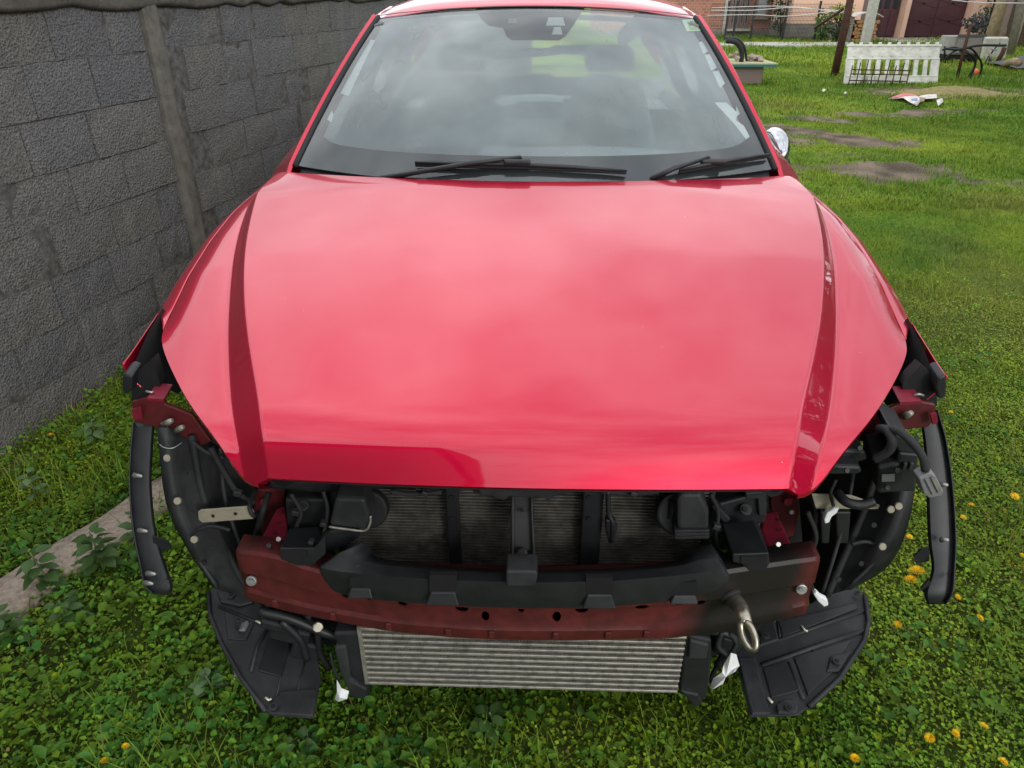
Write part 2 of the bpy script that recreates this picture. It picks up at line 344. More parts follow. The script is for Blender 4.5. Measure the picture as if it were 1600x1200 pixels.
# ================================================================== BLOCK WALL
TH = R(13.3)
wall = tag(empty('block_wall', (-2.66, 0, 0), -TH), 'rough grey concrete block wall with a cast pillar and coping, left of the car', 'wall')
bmat = []
for i, (b_, d_) in enumerate((((.135, .135, .137), (.066, .066, .067)), ((.142, .138, .131), (.069, .068, .064)), ((.126, .126, .128), (.060, .061, .065)), ((.137, .134, .126), (.066, .065, .060)))):
    bmm = mat('concrete_block_grey', b_, .92, 0, .2, dark=d_, noise_amt=.5, noise_scale=85, detail=10, bump=.9, bump_scale=120, bump_dist=.006, pos=(.3, .62))
    t = bmm.node_tree; vo = t.nodes.new('ShaderNodeTexVoronoi'); vo.inputs['Scale'].default_value = 95
    # pores of the open-textured blocks and streaks of lime
    c = t.nodes.new('ShaderNodeTexCoord'); t.links.new(c.outputs['Object'], vo.inputs['Vector'])
    bp2 = t.nodes.new('ShaderNodeBump'); bp2.inputs['Strength'].default_value = .8; bp2.inputs['Distance'].default_value = .008
    old = [n for n in t.nodes if n.type == 'BUMP' and n != bp2][0]
    t.links.new(vo.outputs['Distance'], bp2.inputs['Height']); t.links.new(old.outputs[0], bp2.inputs['Normal']); t.links.new(bp2.outputs[0], t.nodes['Principled BSDF'].inputs['Normal'])
    src = t.nodes['Principled BSDF'].inputs['Base Color'].links[0].from_socket
    mpn = t.nodes.new('ShaderNodeMapping'); mpn.inputs['Scale'].default_value = (14, 14, 1.6)
    ns = t.nodes.new('ShaderNodeTexNoise'); ns.inputs['Scale'].default_value = 1.; ns.inputs['Detail'].default_value = 6
    ge = t.nodes.new('ShaderNodeObjectInfo')
    va = t.nodes.new('ShaderNodeVectorMath'); va.operation = 'ADD'
    t.links.new(c.outputs['Object'], va.inputs[0]); t.links.new(ge.outputs['Location'], va.inputs[1])
    t.links.new(va.outputs[0], mpn.inputs[0]); t.links.new(mpn.outputs[0], ns.inputs[0])
    mr = t.nodes.new('ShaderNodeMapRange'); mr.inputs[1].default_value = .55; mr.inputs[2].default_value = .75; mr.inputs[4].default_value = .45
    t.links.new(ns.outputs[0], mr.inputs[0])
    mx_ = t.nodes.new('ShaderNodeMix'); mx_.data_type = 'RGBA'; mx_.inputs[7].default_value = (.17, .16, .14, 1)
    t.links.new(mr.outputs[0], mx_.inputs[0]); t.links.new(src, mx_.inputs[6]); t.links.new(mx_.outputs[2], t.nodes['Principled BSDF'].inputs['Base Color'])
    bmat.append(bmm)
mort = mat('grey_mortar', (.125, .120, .112), .95, 0, .2, dark=(.045, .043, .041), noise_amt=.5, noise_scale=30, detail=9, bump=.8, bump_scale=70, bump_dist=.008)
cast = mat('cast_concrete', (.14, .132, .114), .9, 0, .2, dark=(.08, .075, .064), noise_amt=.4, noise_scale=16, detail=10, bump=.7, bump_scale=50, bump_dist=.008)
SMAX = 13.0
def wbox(s0, s1, z0, z1, f, b): return [((f + b) / 2, (s0 + s1) / 2, (z0 + z1) / 2), (abs(f - b), s1 - s0, z1 - z0)]
# local frame: +Y along the wall, +X towards the car, face of the blocks at x = 0
def rough_sheet(name, s0, s1, z0, z1, x, m, amp, ns, nz, th, parent):
    P = [[(x + (float(vn(s * 9, z * 9, 1, 40)) - .5) * amp + (float(vn(s * 31, z * 31, 1, 41)) - .5) * amp * .6, s, z) for s in np.linspace(s0, s1, ns)] for z in np.linspace(z0, z1, nz)]
    P = [[(x - th, s, z0) for s in np.linspace(s0, s1, ns)]] + P + [[(x - th, s, z1) for s in np.linspace(s0, s1, ns)]]
    return mb_grid(name, P, m, parent, smooth=True)
rough_sheet('mortar_joints', 0, SMAX, -.1, 1.66, -.008, mort, .007, 420, 66, .15, wall)
def block(s0, s1, z0, z1):
    """a block with chipped uneven edges: 4x3 front grid set back at the rim"""
    ys = np.linspace(s0, s1, 5); zs = np.linspace(z0, z1, 4); P = []
    yc, zc = (s0 + s1) / 2, (z0 + z1) / 2; push = rng.normal(0, .0035)
    tilt = rng.normal(0, .012)
    for j, z in enumerate(zs):
        row = []
        for i, y in enumerate(ys):
            rim = i in (0, 4) or j in (0, 3)
            jy, jz = rng.normal(0, .002), rng.normal(0, .0018)
            row.append((push + tilt * (y - yc) + (-.002 - abs(rng.normal(0, .0022)) if rim else rng.normal(0, .002)), y - yc + jy, z - zc + jz))
        P.append(row)
    v = [p for r_ in P for p in r_]; f = [(j * 5 + i, j * 5 + i + 1, (j + 1) * 5 + i + 1, (j + 1) * 5 + i) for j in range(3) for i in range(4)]
    rimi = [0, 1, 2, 3, 4, 9, 14, 19, 18, 17, 16, 15, 10, 5]; k = len(v)
    v += [(-.06, v[i][1], v[i][2]) for i in rimi]; n = len(rimi)
    f += [(rimi[q], k + q, k + (q + 1) % n, rimi[(q + 1) % n]) for q in range(n)]
    o = mesh('block', v, f, bmat[int(rng.integers(4))], wall); o.location = (0, yc, zc); return o
PIL = [(3.90, 4.02), (8.3, 8.42), (12.7, 12.82)]
for r_ in range(8):
    z0 = -.005 + .2065 * r_; s = .3 + (.17 if r_ % 2 else 0) + rng.normal(0, .02) - .09
    while s < 11.2:
        ln = .338 + rng.normal(0, .012)
        if rng.random() < .07: ln *= .55
        e = s + ln - .006
        a, b = s, e
        for p0, p1 in PIL:
            if a < p0 < b: b = p0 - .008
            if a < p1 < b: a = p1 + .008
            if p0 - .001 <= a and b <= p1 + .001: a = b
        if b - a > .05: block(a, b, z0 + .0022, z0 + .2065 - .0022 + rng.normal(0, .0015))
        s += ln
for p0, p1 in PIL:
    P = []
    for z in np.linspace(-.1, 1.66, 40):
        w = [(float(vn(z * 6, k * 3., 1, 50)) - .5) * .012 for k in range(4)]
        P.append([(-.03, p0 - .004 + w[0], z), (.012 + w[1], p0 + .002 + w[0], z), (.022 + w[1], p0 + .03, z), (.02 + w[2], p1 - .03, z), (.008 + w[2], p1 + w[3], z), (-.03, p1 + .004 + w[3], z)])
    mb_grid('pillar', P, cast, wall, smooth=False)
P = []
for z, x in ((1.625, -.18), (1.628, .012), (1.645, .03), (1.70, .034), (1.78, .032), (1.865, .034), (1.885, .02), (1.89, -.18)):
    P.append([(x + ((float(vn(s * 4, z * 9, 1, 61)) - .5) * .016 if x > 0 else 0), s, z + (float(vn(s * 7, 3., 1, 62)) - .5) * (.03 if z < 1.66 else .008)) for s in np.linspace(0, SMAX, 240)])
mb_grid('coping', P, cast, wall, smooth=True)

# ================================================================== THE CAR
car = tag(empty('red_car', CO, -CA), 'red car with its front bumper and headlamps taken off', 'car')

# --- bonnet height field, car frame: x across, y rearwards from the crash beam
ZY = [-.09, -.062, -.052, -.042, -.03, -.015, .0, .02, .05, .10, .16, .22, .36, .55, .8, 1.0, 1.12, 1.3]
ZZ = [.858, .893, .9060, .9182, .9318, .9465, .9575, .9680, .9785, .9905, 1.0035, 1.016, 1.045, 1.082, 1.127, 1.161, 1.180, 1.20]
_zc = None
def Zc(y):
    global _zc
    if _zc is None:                     # densified smooth curve
        p = bez([(a, b, 0) for a, b in zip(ZY, ZZ)], 16); _zc = (np.array([q[0] for q in p]), np.array([q[1] for q in p]))
    return float(np.interp(y, *_zc))
XI_T = XO_T = None
EDGE = [(.520, -.022), (.545, -.008), (.594, .030), (.697, .137), (.792, .258), (.868, .370), (.900, .440), (.914, .52), (.930, .68), (.940, .88), (.934, 1.05), (.918, 1.20), (.888, 1.32)]
def xs_edge(y): return itp(y, [e[1] for e in EDGE], [e[0] for e in EDGE])
def xi(y): return itp(y, *XI_T)
def xo(y): return itp(y, *XO_T)
def step_d(y): return .036 * sm((y + .13) / .15) * (1 - .35 * sm((y - .55) / .6))
def hz(x, y):
    ax = abs(x)
    b = Zc(y - .16 * ax * ax if y < .2 else y - .16 * ax * ax * max(0, 1 - (y - .2) / .5)) - .052 * ax * ax
    if XI_T is None: return b
    i, o = xi(y), xo(y); d_ = step_d(y)
    if ax > i:
        t = (ax - i) / max(o - i, 1e-4)
        b -= d_ * (t if t < 1 else 1)
        if t > 1:                       # the wing-side strip rises a little, then rolls off
            u = ax - o; b += .10 * u * math.exp(-u / .06) - .42 * max(0, u - .10) ** 2
    if y > .36:                         # edge rolled over towards the wing
        e = xs_edge(y) - ax; b -= sm((y - .36) / .2) * 3.6 * max(0, .060 - max(e, 0)) ** 2
    return b
def onhood(px, py):
    d_ = tocar(ray(px, py), True); lo, hi = .5, 4.
    for _ in range(60):
        mid = (lo + hi) / 2; p = CC + d_ * mid
        if p[2] > hz(p[0], p[1]): lo = mid
        else: hi = mid
    return CC + d_ * lo
def symm(left, right, ys):              # |x| as a function of y averaged from both sides
    out = []
    A = sorted([(p[1], abs(p[0])) for p in left]); B = sorted([(p[1], abs(p[0])) for p in right])
    for y in ys: out.append((itp(y, *zip(*A)) + itp(y, *zip(*B))) / 2)
    return (list(ys), out)
INL = [(401, 302), (380, 380), (374, 425), (375, 487), (387, 570), (392, 600), (407, 655), (424, 705), (432, 742)]
INR = [(1265, 278), (1279, 337), (1283, 369), (1283, 403), (1279, 470), (1272, 515), (1256, 587), (1251, 601), (1243, 641), (1242, 687), (1240, 743)]
OUL = [(387, 312), (364, 350), (354, 412), (347, 495), (347, 570), (352, 630), (356, 670), (364, 710), (385, 745)]
OUR = [(1277, 291), (1289, 323), (1297, 377), (1304, 392), (1307, 457), (1307, 523), (1301, 590), (1296, 633), (1284, 690), (1272, 720), (1262, 745)]
ys_ = np.linspace(-.03, 1.12, 24)
def smooth_t(T):
    a = np.array(T[1])
    for _ in range(3): a[1:-1] = (a[:-2] + 2 * a[1:-1] + a[2:]) / 4
    return (T[0], a.tolist())
_a = symm([onhood(*p) for p in INL], [onhood(*p) for p in INR], ys_); _b = symm([onhood(*p) for p in OUL], [onhood(*p) for p in OUR], ys_)
XI_T = smooth_t(_a); XO_T = smooth_t(_b)
SHL = [(392, 752), (352, 712), (300, 642), (270, 590), (247, 535), (236, 500)]
SHR = [(1262, 752), (1300, 715), (1350, 660), (1390, 597), (1414, 553), (1424, 530)]
Ep = [onhood(*p) for p in SHL]; Eq = [onhood(*p) for p in SHR]
E1 = [((abs(a[0]) + abs(b[0])) / 2, (a[1] + b[1]) / 2) for a, b in zip(Ep, Eq)]
SH2R = [(1417, 505), (1387, 437), (1350, 372), (1315, 330), (1281, 300)]
E2 = [onhood(*p) for p in SH2R]; E2 = [(abs(p[0]), p[1]) for p in E2]
XE_ = E1[-2][0]

# --- bonnet skin
ed = bez([(a, b, 0) for a, b in EDGE], 9); NR = len(ed)
yc_ = []                                # where each row crosses the centre line
acc = [0.]
for i in range(1, NR): acc.append(acc[-1] + float(np.hypot(*(ed[i] - ed[i - 1])[:2])))
for i in range(NR):
    t_ = acc[i] / acc[-1]; yc_.append(-.062 + (1.118 + .062) * (t_ ** 1.12))
def hood_row(i, shrink=0.):
    xe, ye = ed[i][0] - shrink, ed[i][1]; yc = yc_[i]; row = []
    def yy(x): s = x / xe; return yc + (ye - yc) * (.25 * abs(s) + .75 * s * s if False else s * s)
    a, b = min(.43, xe * .8), min(.48, xe * .9)
    for _ in range(8): a = min(xi(yy(a)), xe - .034)
    for _ in range(8): b = min(xo(yy(b)), xe - .012)
    b = max(b, a + .018)
    xs = list(np.linspace(0, a - .006, 22)) + [a - .002, a + .004] + list(np.linspace(a + .008, b - .008, 6)) + [b - .003, b + .003] + list(np.linspace(b + .003 + (xe - b - .003) / 16, xe, 16))
    for x in [-q for q in xs[:0:-1]] + xs: row.append((x, yy(x), hz(x, yy(x))))
    return row
HR = [hood_row(i) for i in range(NR)]
# folded hem round the free edge
lip = [[(x * .999, y + .003, z - .006) for x, y, z in HR[0]], [(x * .99, y + .012, z - .012) for x, y, z in HR[0]], [(x * .95, y + .05, z - .010) for x, y, z in HR[0]]][::-1]
mb = MB(); mb.grid(lip + HR)
tail = [[(x, y + .002, z - .012) for x, y, z in HR[-1]]]
mb.grid([HR[-1]] + tail)
for sgn, idx in ((-1, 0), (1, -1)):
    e0 = [r_[idx] for r_ in HR]
    mb.grid([e0, [(x - sgn * .001, y, z - .010) for x, y, z in e0], [(x - sgn * .03, y, z - .012) for x, y, z in e0]])
bonnet = mb.build('bonnet', 'paint', car, smooth=True)
bm = bmesh.new(); bm.from_mesh(bonnet.data); bmesh.ops.remove_doubles(bm, verts=bm.verts, dist=.0004); bmesh.ops.recalc_face_normals(bm, faces=bm.faces)
bm.to_mesh(bonnet.data); bm.free()
bonnet.data.set_sharp_from_angle(angle=R(42))
# dark sheet metal closing the bay right under the bonnet
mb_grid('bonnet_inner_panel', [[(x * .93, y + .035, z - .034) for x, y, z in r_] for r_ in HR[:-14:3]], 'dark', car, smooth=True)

# --- front wings
def fend(s):
    """one wing: shoulder off the bonnet shut line, then down the side to the arch"""
    XM = lambda y: itp(y, [.28, .56, .7, .95, 1.2, 1.5], [.928, .982, .990, .994, .968, .952])
    sh = lambda y: itp(y, [e[1] for e in EDGE[4:]], [e[0] for e in EDGE[4:]])
    def zb(y):
        dy = y - .80; arc = .36 + math.sqrt(max(0, .49 ** 2 - dy * dy)) if abs(dy) < .45 else 0
        if y < .56: return max(.885 - (y - .30) * .55, arc)
        return arc if y < 1.2 else itp(y, [1.2, 1.25], [.64, .27])
    vs_ = np.linspace(0, 1, 41)
    def ystart(v): return itp(v, [0, .15, .26, .34, .55, 1], [.455, .52, .560, .545, .298, .298])
    def prof(v, y):
        x0, z0 = sh(y) + .004, hz(sh(y), y) - .002; xm = XM(y)
        zc = z0 - .024 if y > .56 else itp(y, [.30, .56], [.985, hz(sh(.56), .56) - .024])
        dr = itp(y, [.30, .56, .7], [.035, .085, .10])
        if v < .30:
            a = v / .30; x = x0 + (xm - .010 - x0) * a; z = z0 + (zc - z0) * (.35 * a + .65 * a * a)
        elif v < .55:
            a = (v - .30) / .25; x = xm - .010 + .010 * math.sin(a * math.pi / 2); z = zc - dr * (.25 * a + .75 * a * a)
        else:
            a = (v - .55) / .45; zt = zc - dr; z = zt + (min(zb(y), zt - .005) - zt) * a; x = xm - .03 * a * a
        return (s * x, y, z)
    P = []
    for v in vs_:
        y0 = ystart(v); P.append([prof(v, y0 + (1.40 - y0) * (t_ ** 1.15)) for t_ in np.linspace(0, 1, 34)])
    o = mb_grid('front_wing', P, 'paint', car, smooth=True, solid=.0025)
    o.data.set_sharp_from_angle(angle=R(50))
    return o
wingL = fend(-1); wingR = fend(1)
# --- headlamp cavities behind the bonnet edge (black inner wing sheet)
for s in (-1, 1):
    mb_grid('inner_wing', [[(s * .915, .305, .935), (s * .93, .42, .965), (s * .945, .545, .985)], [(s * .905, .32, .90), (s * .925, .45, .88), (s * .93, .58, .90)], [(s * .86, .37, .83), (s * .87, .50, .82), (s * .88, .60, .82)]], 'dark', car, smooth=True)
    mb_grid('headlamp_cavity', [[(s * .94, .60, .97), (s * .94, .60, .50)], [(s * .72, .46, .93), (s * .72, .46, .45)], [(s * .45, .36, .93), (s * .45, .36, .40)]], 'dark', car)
# --- scuttle, windscreen, roof pillars
def P3(y, z, x): return np.array([x, y, z])
WB = lambda x: (1.135 + .20 * (abs(x) / .82) ** 2.2, 1.167 + .013 * (abs(x) / .82) ** 2.0)       # y, z along the glass foot
WT = lambda x: (1.90 + .10 * (abs(x) / .6) ** 2, 1.643 - .034 * (abs(x) / .6) ** 2)
xbL, xtL = .800, .612
def ws(u, v, off=0.):                    # u -1..1 across, v 0..1 up
    xb, xt = u * xbL, u * xtL; yb, zb = WB(xb); yt, zt = WT(xt)
    x = xb + (xt - xb) * v; y = yb + (yt - yb) * v; z = zb + (zt - zb) * v + .035 * v * (1 - v) * 4 * (1 - .4 * u * u)
    return (x, y + off * .5, z - off * .86)
wsg = mb_grid('windscreen', [[ws(u, v) for u in np.linspace(-1, 1, 41)] for v in np.linspace(0, 1, 25)], 'glass', car, smooth=True)
# ceramic border printed on the inside of the glass
def border():
    mb = MB(); us = np.linspace(-1, 1, 41)
    vb = lambda u: .118 + .03 * abs(u) ** 6 + .05 * max(0, abs(u) - .88) / .12
    mb.grid([[ws(u, vb(u) * a, .004) for u in us] for a in np.linspace(0, 1, 5)])
    mb.grid([[ws(u, 1 - (.028 + .05 * max(0, abs(u) - .9) / .1) * a, .004) for u in us] for a in (0, 1)])
    for s in (-1, 1): mb.grid([[ws(s * (1 - .034 * a), v, .0041) for v in np.linspace(.05, 1, 25)] for a in (0, .5, 1)])
    return mb.build('windscreen_border', 'frit', wsg, smooth=True)
border()
mb_grid('glass_haze', [[ws(u * .945, v, .007) for u in np.linspace(-1, 1, 31)] for v in np.linspace(.12, .968, 21)], 'haze_film', wsg, smooth=True)
def wspt(px, py, off=0.):                # point of the glass under a view ray
    d_ = tocar(ray(px, py), True); best = None
    us, vv = (-1, 1), (0, 1); u0, v0 = 0., .5
    for it in range(40):
        p = np.array(ws(u0, v0, off)); e = 1e-4
        pu = (np.array(ws(u0 + e, v0, off)) - p) / e; pv = (np.array(ws(u0, v0 + e, off)) - p) / e
        A = np.c_[pu, pv, -d_]; sol = np.linalg.solve(A, CC - p); u0 += sol[0]; v0 += sol[1]
        if abs(sol[0]) + abs(sol[1]) < 1e-7: break
    return (u0, v0)
def glass_patch(name, pts, off, m, th=.002, parent=None):
    uv = [wspt(*p, off) for p in pts]
    bm = bmesh.new(); bm.faces.new([bm.verts.new((u, v, 0)) for u, v in uv]); bmesh.ops.triangulate(bm, faces=bm.faces[:]); 
    for _ in range(2): bmesh.ops.subdivide_edges(bm, edges=bm.edges[:], cuts=2, use_grid_fill=True); bmesh.ops.triangulate(bm, faces=bm.faces[:])
    bm.verts.index_update(); V = [ws(v.co.x, v.co.y, off) for v in bm.verts]; Fc = [tuple(v.index for v in f.verts) for f in bm.faces]; bm.free()
    return mesh(name, V, Fc, m, parent or wsg, smooth=True)
glass_patch('sensor_shroud', [(742, 12), (752, 30), (764, 40), (786, 44), (792, 58), (800, 63), (874, 63), (884, 56), (896, 40), (904, 26), (914, 12)], .006, 'frit')
glass_patch('camera_window', [(857, 27), (880, 27), (883, 40), (853, 40)], .005, 'liner'); glass_patch('camera_window', [(866, 42), (876, 42), (879, 54), (862, 54)], .005, 'liner')
glass_patch('rain_sensor', [(795, 29), (806, 29), (808, 36), (793, 36)], .005, 'alu')
glass_patch('toll_sticker', [(1065, 31), (1092, 29), (1099, 48), (1073, 49)], .003, 'stickerw'); glass_patch('sticker_print', [(1073, 33), (1089, 32), (1095, 46), (1078, 47)], .0025, 'sticker')
glass_patch('sticker_badge', [(1079, 35), (1085, 35), (1087, 42), (1079, 43)], .0022, 'white')

# pale patches just behind the glass in both front corners
glass_patch('pale_patch', [(572, 60), (586, 63), (569, 98), (557, 124), (545, 150), (529, 145), (541, 118), (549, 98)], .0062, 'white', parent=car)
glass_patch('pale_patch', [(507, 166), (515, 165), (521, 178), (518, 192), (510, 186)], .0062, 'white', parent=car)
for q_ in ([(1091, 66), (1099, 64), (1107, 80), (1099, 84)], [(1101, 86), (1111, 84), (1120, 106), (1111, 110)], [(1113, 112), (1123, 110), (1133, 130), (1125, 138)], [(1116, 160), (1135, 160), (1152, 176), (1150, 188), (1162, 196), (1172, 214), (1166, 218), (1146, 192)], [(1150, 162), (1158, 158), (1158, 176), (1151, 182)], [(1170, 190), (1178, 192), (1180, 208), (1172, 206)]):
    glass_patch('pale_patch', q_, .0062, 'white', parent=car)
# scuttle: black plastic under the wipers
P = []
for a in np.linspace(0, 1, 5):
    row = []
    for x in np.linspace(-.79, .79, 41):
        yb, zb = WB(x); yh = 1.10 + .18 * (abs(x) / .9) ** 2; zh = hz(min(abs(x), .9), yh) - .022
        row.append((x, yh + .006 + (yb - yh + .012) * a, zh + (zb - .006 - zh) * a - .012 * math.sin(a * math.pi)))
    P.append(row)
mb_grid('scuttle', P, 'plastic', car, smooth=True)

# A pillars: outer painted skin and a black seal next to the glass
roofrail = {}
for s in (-1, 1):
    C_ = []; S_ = []
    for v in np.linspace(-.14, 1.0, 26):
        gx_, gy_, gz_ = ws(s, max(v, 0)); dv_ = min(v, 0)
        gx_ += s * .015 * -dv_ * 10 * .5; gy_ += dv_ * 1.6; gz_ += dv_ * 1.0
        w = itp(v, [-.12, 0, .22, 1], [.13, .098, .052, .046])
        C_.append([(gx_ + s * .014, gy_ + .002, gz_ + .002), (gx_ + s * .026, gy_ + .010, gz_ + .012), (gx_ + s * .036, gy_ + .03, gz_ + .008), (gx_ + s * w, gy_ + .07, gz_ - .022), (gx_ + s * (w + .004), gy_ + .11, gz_ - .06), (gx_ + s * .02, gy_ + .10, gz_ - .08)])
        if v > -.02: S_.append((gx_ + s * .007, gy_ + .002, gz_ + .001))
    o = mb_grid('windscreen_pillar', C_, 'paint', car, smooth=True); o.data.set_sharp_from_angle(angle=R(60))
    mb_tube('windscreen_seal', S_, .0095, 'rubber', car, n=6)

# roof skin
P = []
for t_ in np.linspace(0, 1, 60) ** 1.8:
    row = []
    for u in np.linspace(-1, 1, 25):
        x0, y0, z0 = ws(u, 1.0); hw = .612 + .055 * 1
        x = u * (.640 + .0 * t_) * (1 - .10 * t_ ** 3); y = y0 + .012 + (3.9 - y0) * t_
        z = z0 + .004 + .032 * (1 - math.exp(-(y - y0 - .012) / .07)) + .045 * math.sin(min(1, t_ * 1.6) * math.pi / 2) - .10 * max(0, t_ - .4) ** 1.6 - .03 * abs(u) ** 5
        row.append((x, y, z))
    P.append(row)
mb_grid('roof', P, 'paint', car, smooth=True, solid=.004)
P = []
for a in (0, 1):
    P.append([(ws(u, 1.)[0] * 1.01, ws(u, 1.)[1] + .014 * a - .004, ws(u, 1.)[2] + .004 + .003 * a) for u in np.linspace(-1, 1, 25)])
mb_grid('roof_seal', P, 'rubber', car, smooth=True)
# headliner, body sides with window openings, tailgate
mb_grid('headliner', [[(u * .63, y, 1.60 - .03 * u * u - .05 * max(0, (y - 2.9))) for u in np.linspace(-1, 1, 9)] for y in np.linspace(2.02, 4.0, 7)], 'liner', car, smooth=True)
for s in (-1, 1):
    bs = lambda y, a: (s * (.935 + .02 * math.sin(a * 3) - .05 * max(0, (y - 3.2)) ** 2 - .03 * a ** 2), y, 1.04 + .02 * (y - 1.3) - .77 * a)
    for nm, y0, y1 in (('front_door', 1.41, 2.44), ('rear_door', 2.445, 3.35), ('rear_quarter', 3.355, 4.35)):
        o = mb_grid(nm, [[bs(y, a) for a in np.linspace(0, 1, 8)] for y in np.linspace(y0, y1, 8)], 'paint', car, smooth=True, solid=.004)
        if 'door' in nm: mb_box('door_handle', bs(y1 - .14, .2), (.03, .2, .03), 'paint', o, bevel=.008)
    ch = MB(); ch.grid([[(s * .938, y, 1.045 + .02 * (y - 1.3)), (s * .938, y, 1.065 + .02 * (y - 1.3))] for y in np.linspace(1.5, 3.9, 10)]); ch.build('window_trim', 'chrome', car, solid=.004)
    top = lambda y: (s * itp(y, [1.3, 2.0, 2.4, 3.3, 3.95], [.835, .640, .640, .630, .60]), y, itp(y, [1.3, 2.0, 2.4, 3.3, 3.95], [1.20, 1.575, 1.61, 1.59, 1.47]))
    bot = lambda y: (s * .925, y, 1.05 + .02 * (y - 1.3))
    for y0, y1 in ((1.5, 2.40), (2.50, 3.30), (3.42, 3.85)):
        mb_grid('side_window', [[tuple(np.array(bot(y)) * (1 - a) + np.array(top(y)) * a) for a in (0, .5, 1)] for y in np.linspace(y0, y1, 6)], 'sideglass', car, smooth=True)
    for y in (2.45, 3.36): mb_tube('door_pillar', [bot(y), top(y)], .035, 'pianoblack', car)
    mb_tube('roof_rail', [top(y) for y in np.linspace(1.98, 4.0, 16)], .030, 'paint', car)
mb_grid('tailgate', [[(u * .93, 4.38 - .12 * u * u, z) for u in np.linspace(-1, 1, 9)] for z in np.linspace(.45, 1.11, 4)], 'paint', car, smooth=True, solid=.01)
mb_grid('rear_window', [[(u * (.86 - .26 * a), 4.32 - .42 * a - .10 * u * u, 1.18 + .33 * a) for u in np.linspace(-1, 1, 9)] for a in (0, .5, 1)], 'rearglass', car, smooth=True)
mb_box('underbody', (0, 2.5, .33), (1.6, 3.6, .16), 'dark', car)
mb_box('bulkhead', (0, 1.28, .72), (1.6, .04, .58), 'dark', car)
mb_box('bay_filler', (0, .75, .60), (.9, .55, .5), 'dark', car, bevel=.05)  # dark filler box put in to block light through the engine bay

# cabin
mb_grid('tailgate_trim', [[(u * .91, 4.12, z) for u in np.linspace(-1, 1, 5)] for z in (.4, 1.185)], 'interior', car); mb_grid('load_cover', [[(u * .84, y, 1.05) for u in (-1, 0, 1)] for y in (3.62, 4.12)], 'interior', car)
for s in (-1, 1): mb_tube('roof_side_trim', [(s * itp(y, [1.95, 2.4, 3.3, 3.95], [.598, .60, .59, .56]), y, itp(y, [1.95, 2.4, 3.3, 3.95], [1.545, 1.58, 1.56, 1.44])) for y in np.linspace(1.95, 3.95, 9)], .05, 'interior', car)
dsh = [[(x, y, z - .05 * (abs(x) / .8) ** 3) for x in np.linspace(-.80, .80, 17)] for y, z in ((1.30, 1.145), (1.50, 1.155), (1.75, 1.16), (1.90, 1.145), (1.95, 1.08), (1.93, .80))]
mb_grid('dashboard', dsh, 'dash', car, smooth=True)
mb_grid('instrument_hood', [[(-.38 + .19 * math.cos(a), y, 1.13 + .085 * math.sin(a)) for a in np.linspace(0, math.pi, 11)] for y in (1.62, 1.80, 1.93)], 'interior', car, smooth=True)
scr = mb_box('infotainment_screen', (.0, 1.84, 1.205), (.25, .02, .10), 'interior', car, rot=Matrix.Rotation(R(-12), 3, 'X'), bevel=.012)
mb_prism('screen_glint', [tuple(K(x, y, 1.62)) for x, y in ((773, 161), (790, 155), (825, 151), (855, 151), (880, 155), (880, 160), (850, 158), (815, 159), (797, 163), (786, 166))], (0, .02, .006), 'white', scr)  # white sliver shaped as the sky glint on the screen's top edge
c_ = Vector((-.38, 2.06, 1.10)); a_ = Vector((0, -math.sin(R(65)), math.cos(R(65)))); b_ = Vector((1, 0, 0))
stw = mb_tube('steering_wheel', [c_ + (b_ * math.cos(q) + Vector((0, math.cos(R(65)), math.sin(R(65)))) * math.sin(q)) * .185 for q in np.linspace(0, 2 * math.pi, 33)], .016, 'interior', car)
mb_tube('steering_hub', [c_ + Vector((-.17, 0, 0)), c_ + Vector((0, -.02, 0)), c_ + Vector((.17, 0, 0))], [.018, .06, .018], 'interior', stw)
for x in (-.38, .38):
    st = mb_prism('front_seat', [(x - .24, 2.62, .62), (x - .25, 2.72, 1.02), (x - .17, 2.80, 1.28), (x + .17, 2.80, 1.28), (x + .25, 2.72, 1.02), (x + .24, 2.62, .62)], (0, .13, .02), 'seat', car, bevel=.05, seg=3)
    mb_prism('headrest', [(x - .13, 2.82, 1.33), (x - .12, 2.85, 1.45), (x + .12, 2.85, 1.45), (x + .13, 2.82, 1.33)], (0, .10, .01), 'seat', st, bevel=.035, seg=3)
mb_prism('rear_seat', [(-.66, 3.45, .62), (-.66, 3.62, 1.10), (.66, 3.62, 1.10), (.66, 3.45, .62)], (0, .16, .02), 'seat', car, bevel=.05, seg=3)
for x in (-.42, 0, .42): mb_box('rear_headrest', (x, 3.72, 1.18), (.24, .1, .13), 'seat', car, bevel=.04)
bstrip = mb_prism('bright_strip', [tuple(K(x, y, 2.10 - (y - 72) * .006)) for x, y in ((724, 88), (727, 82), (745, 79), (800, 78), (856, 77), (868, 73), (930, 72), (933, 87), (880, 85), (830, 90), (780, 93), (740, 96), (729, 94))], (0, .03, .004), 'white', car, bevel=.004)  # added white panel shaped as the bright strip of light seen through the windscreen
mb_tube('added_strip_stalk', [(0, 2.02, 1.59), (0, 1.92, 1.615)], .014, 'interior', bstrip)
